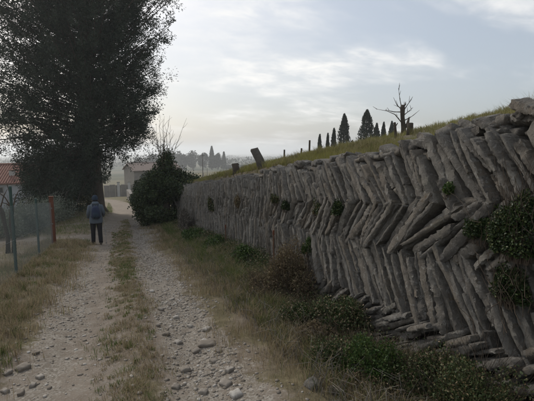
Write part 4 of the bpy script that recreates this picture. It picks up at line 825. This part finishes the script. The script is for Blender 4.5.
for s, sg in (('L', -1), ('R', 1)):
    mb = MB(); h0, w0 = J('ha' + s), J('wr' + s); f = (h0 - w0) / np.linalg.norm(h0 - w0); upv = np.array([0, 0, 1.0]) - f * f[2]; upv /= np.linalg.norm(upv); inn = np.array([-sg, 0, 0.0])
    for k in range(4):
        b = h0 + f * .03 + upv * (.027 - .018 * k); l = (.075, .082, .078, .062)[k]; mb.tube([b - f * .03, b + f * l * .4, b + f * l * .75 + inn * .025, b + f * l * .7 + inn * .052], [.0095, .009, .0085, .007], 6)
    b = w0 + f * .02 + upv * .022; mb.tube([b, b + f * .03 + upv * .018 + inn * .015, b + f * .055 + upv * .012 + inn * .035], [.011, .010, .008], 6); mb.build('hand', M_SKIN, per, True)
def to_world(p): a = per.rotation_euler.z; return (pp[0] + p[0] * math.cos(a) - p[1] * math.sin(a), pp[1] + p[0] * math.sin(a) + p[1] * math.cos(a), pp[2] + p[2])
bp = thing('backpack', 'small dark navy backpack worn on the back of the walking person', 'backpack', to_world((0, -.19, .93)), rz=per.rotation_euler.z)
mb = MB(); mb.loft([(0, 0, 0, .11, .05), (0, -.005, .03, .135, .072), (0, -.01, .14, .14, .085), (0, -.005, .28, .13, .075), (0, 0, .37, .105, .058), (0, .005, .41, .06, .035)], 16); mb.build('bag', M_PACK, bp, True)
mb = MB(); mb.loft([(0, -.085, .03, .08, .022), (0, -.092, .08, .09, .03), (0, -.09, .17, .085, .026), (0, -.085, .2, .06, .018)], 12); mb.build('pocket', M_HAT, bp, True)
for sx in (-1, 1): mb = MB(); mb.tube([(sx * .07, .03, .39), (sx * .095, .12, .46), (sx * .10, .22, .47), (sx * .11, .325, .40), (sx * .13, .33, .25), (sx * .19, .22, .1), (sx * .13, .04, .04)], .016, 6); mb.build('shoulder_strap', M_PACK, bp, True)
mb = MB(); mb.tube([(-.025, .01, .40), (0, .01, .44), (.025, .01, .40)], .007, 5); mb.build('grab_loop', M_PACK, bp)
ph = to_world((.245, .235, .97)); pb_ = to_world((.30, .10, 0)); zb_ = Hs(pb_[0], pb_[1]); wp = thing('walking_pole', "thin walking pole in the person's right hand", 'walking pole', (pb_[0], pb_[1], zb_))
g = np.array(ph) - np.array([pb_[0], pb_[1], zb_]); mb = MB(); mb.tube([(0, 0, 0), tuple(g * .97)], .007, 6); mb.build('shaft', M_METAL, wp); mb = MB(); mb.tube([tuple(g * .93), tuple(g * 1.08)], .014, 8); mb.build('grip', M_TROU, wp); mb = MB(); mb.tube([tuple(g * .05), tuple(g * .055)], .03, 8); mb.build('basket', M_TROU, wp)

# ------------------------------------------------------------------ haze
mb = MB(); mb.box((-9300, -3200, float(Z.min()) - 1), (9300, 9800, float(max(Z.max(), Hs(-1.35, 30) + 24.5)) + 1)); hm = bpy.data.materials.new('haze_air'); hm.use_nodes = True; hn = hm.node_tree; hn.nodes.remove(hn.nodes['Principled BSDF'])
pv = hn.nodes.new('ShaderNodeVolumePrincipled'); pv.inputs['Color'].default_value = (.93, .965, 1.0, 1); pv.inputs['Density'].default_value = .0008; pv.inputs['Anisotropy'].default_value = .45; hn.links.new(pv.outputs[0], hn.nodes['Material Output'].inputs['Volume'])
hz_o = mb.build('haze', hm); hz_o['kind'] = 'stuff'; tag(hz_o, 'pale blue haze lying over the whole landscape', 'haze')
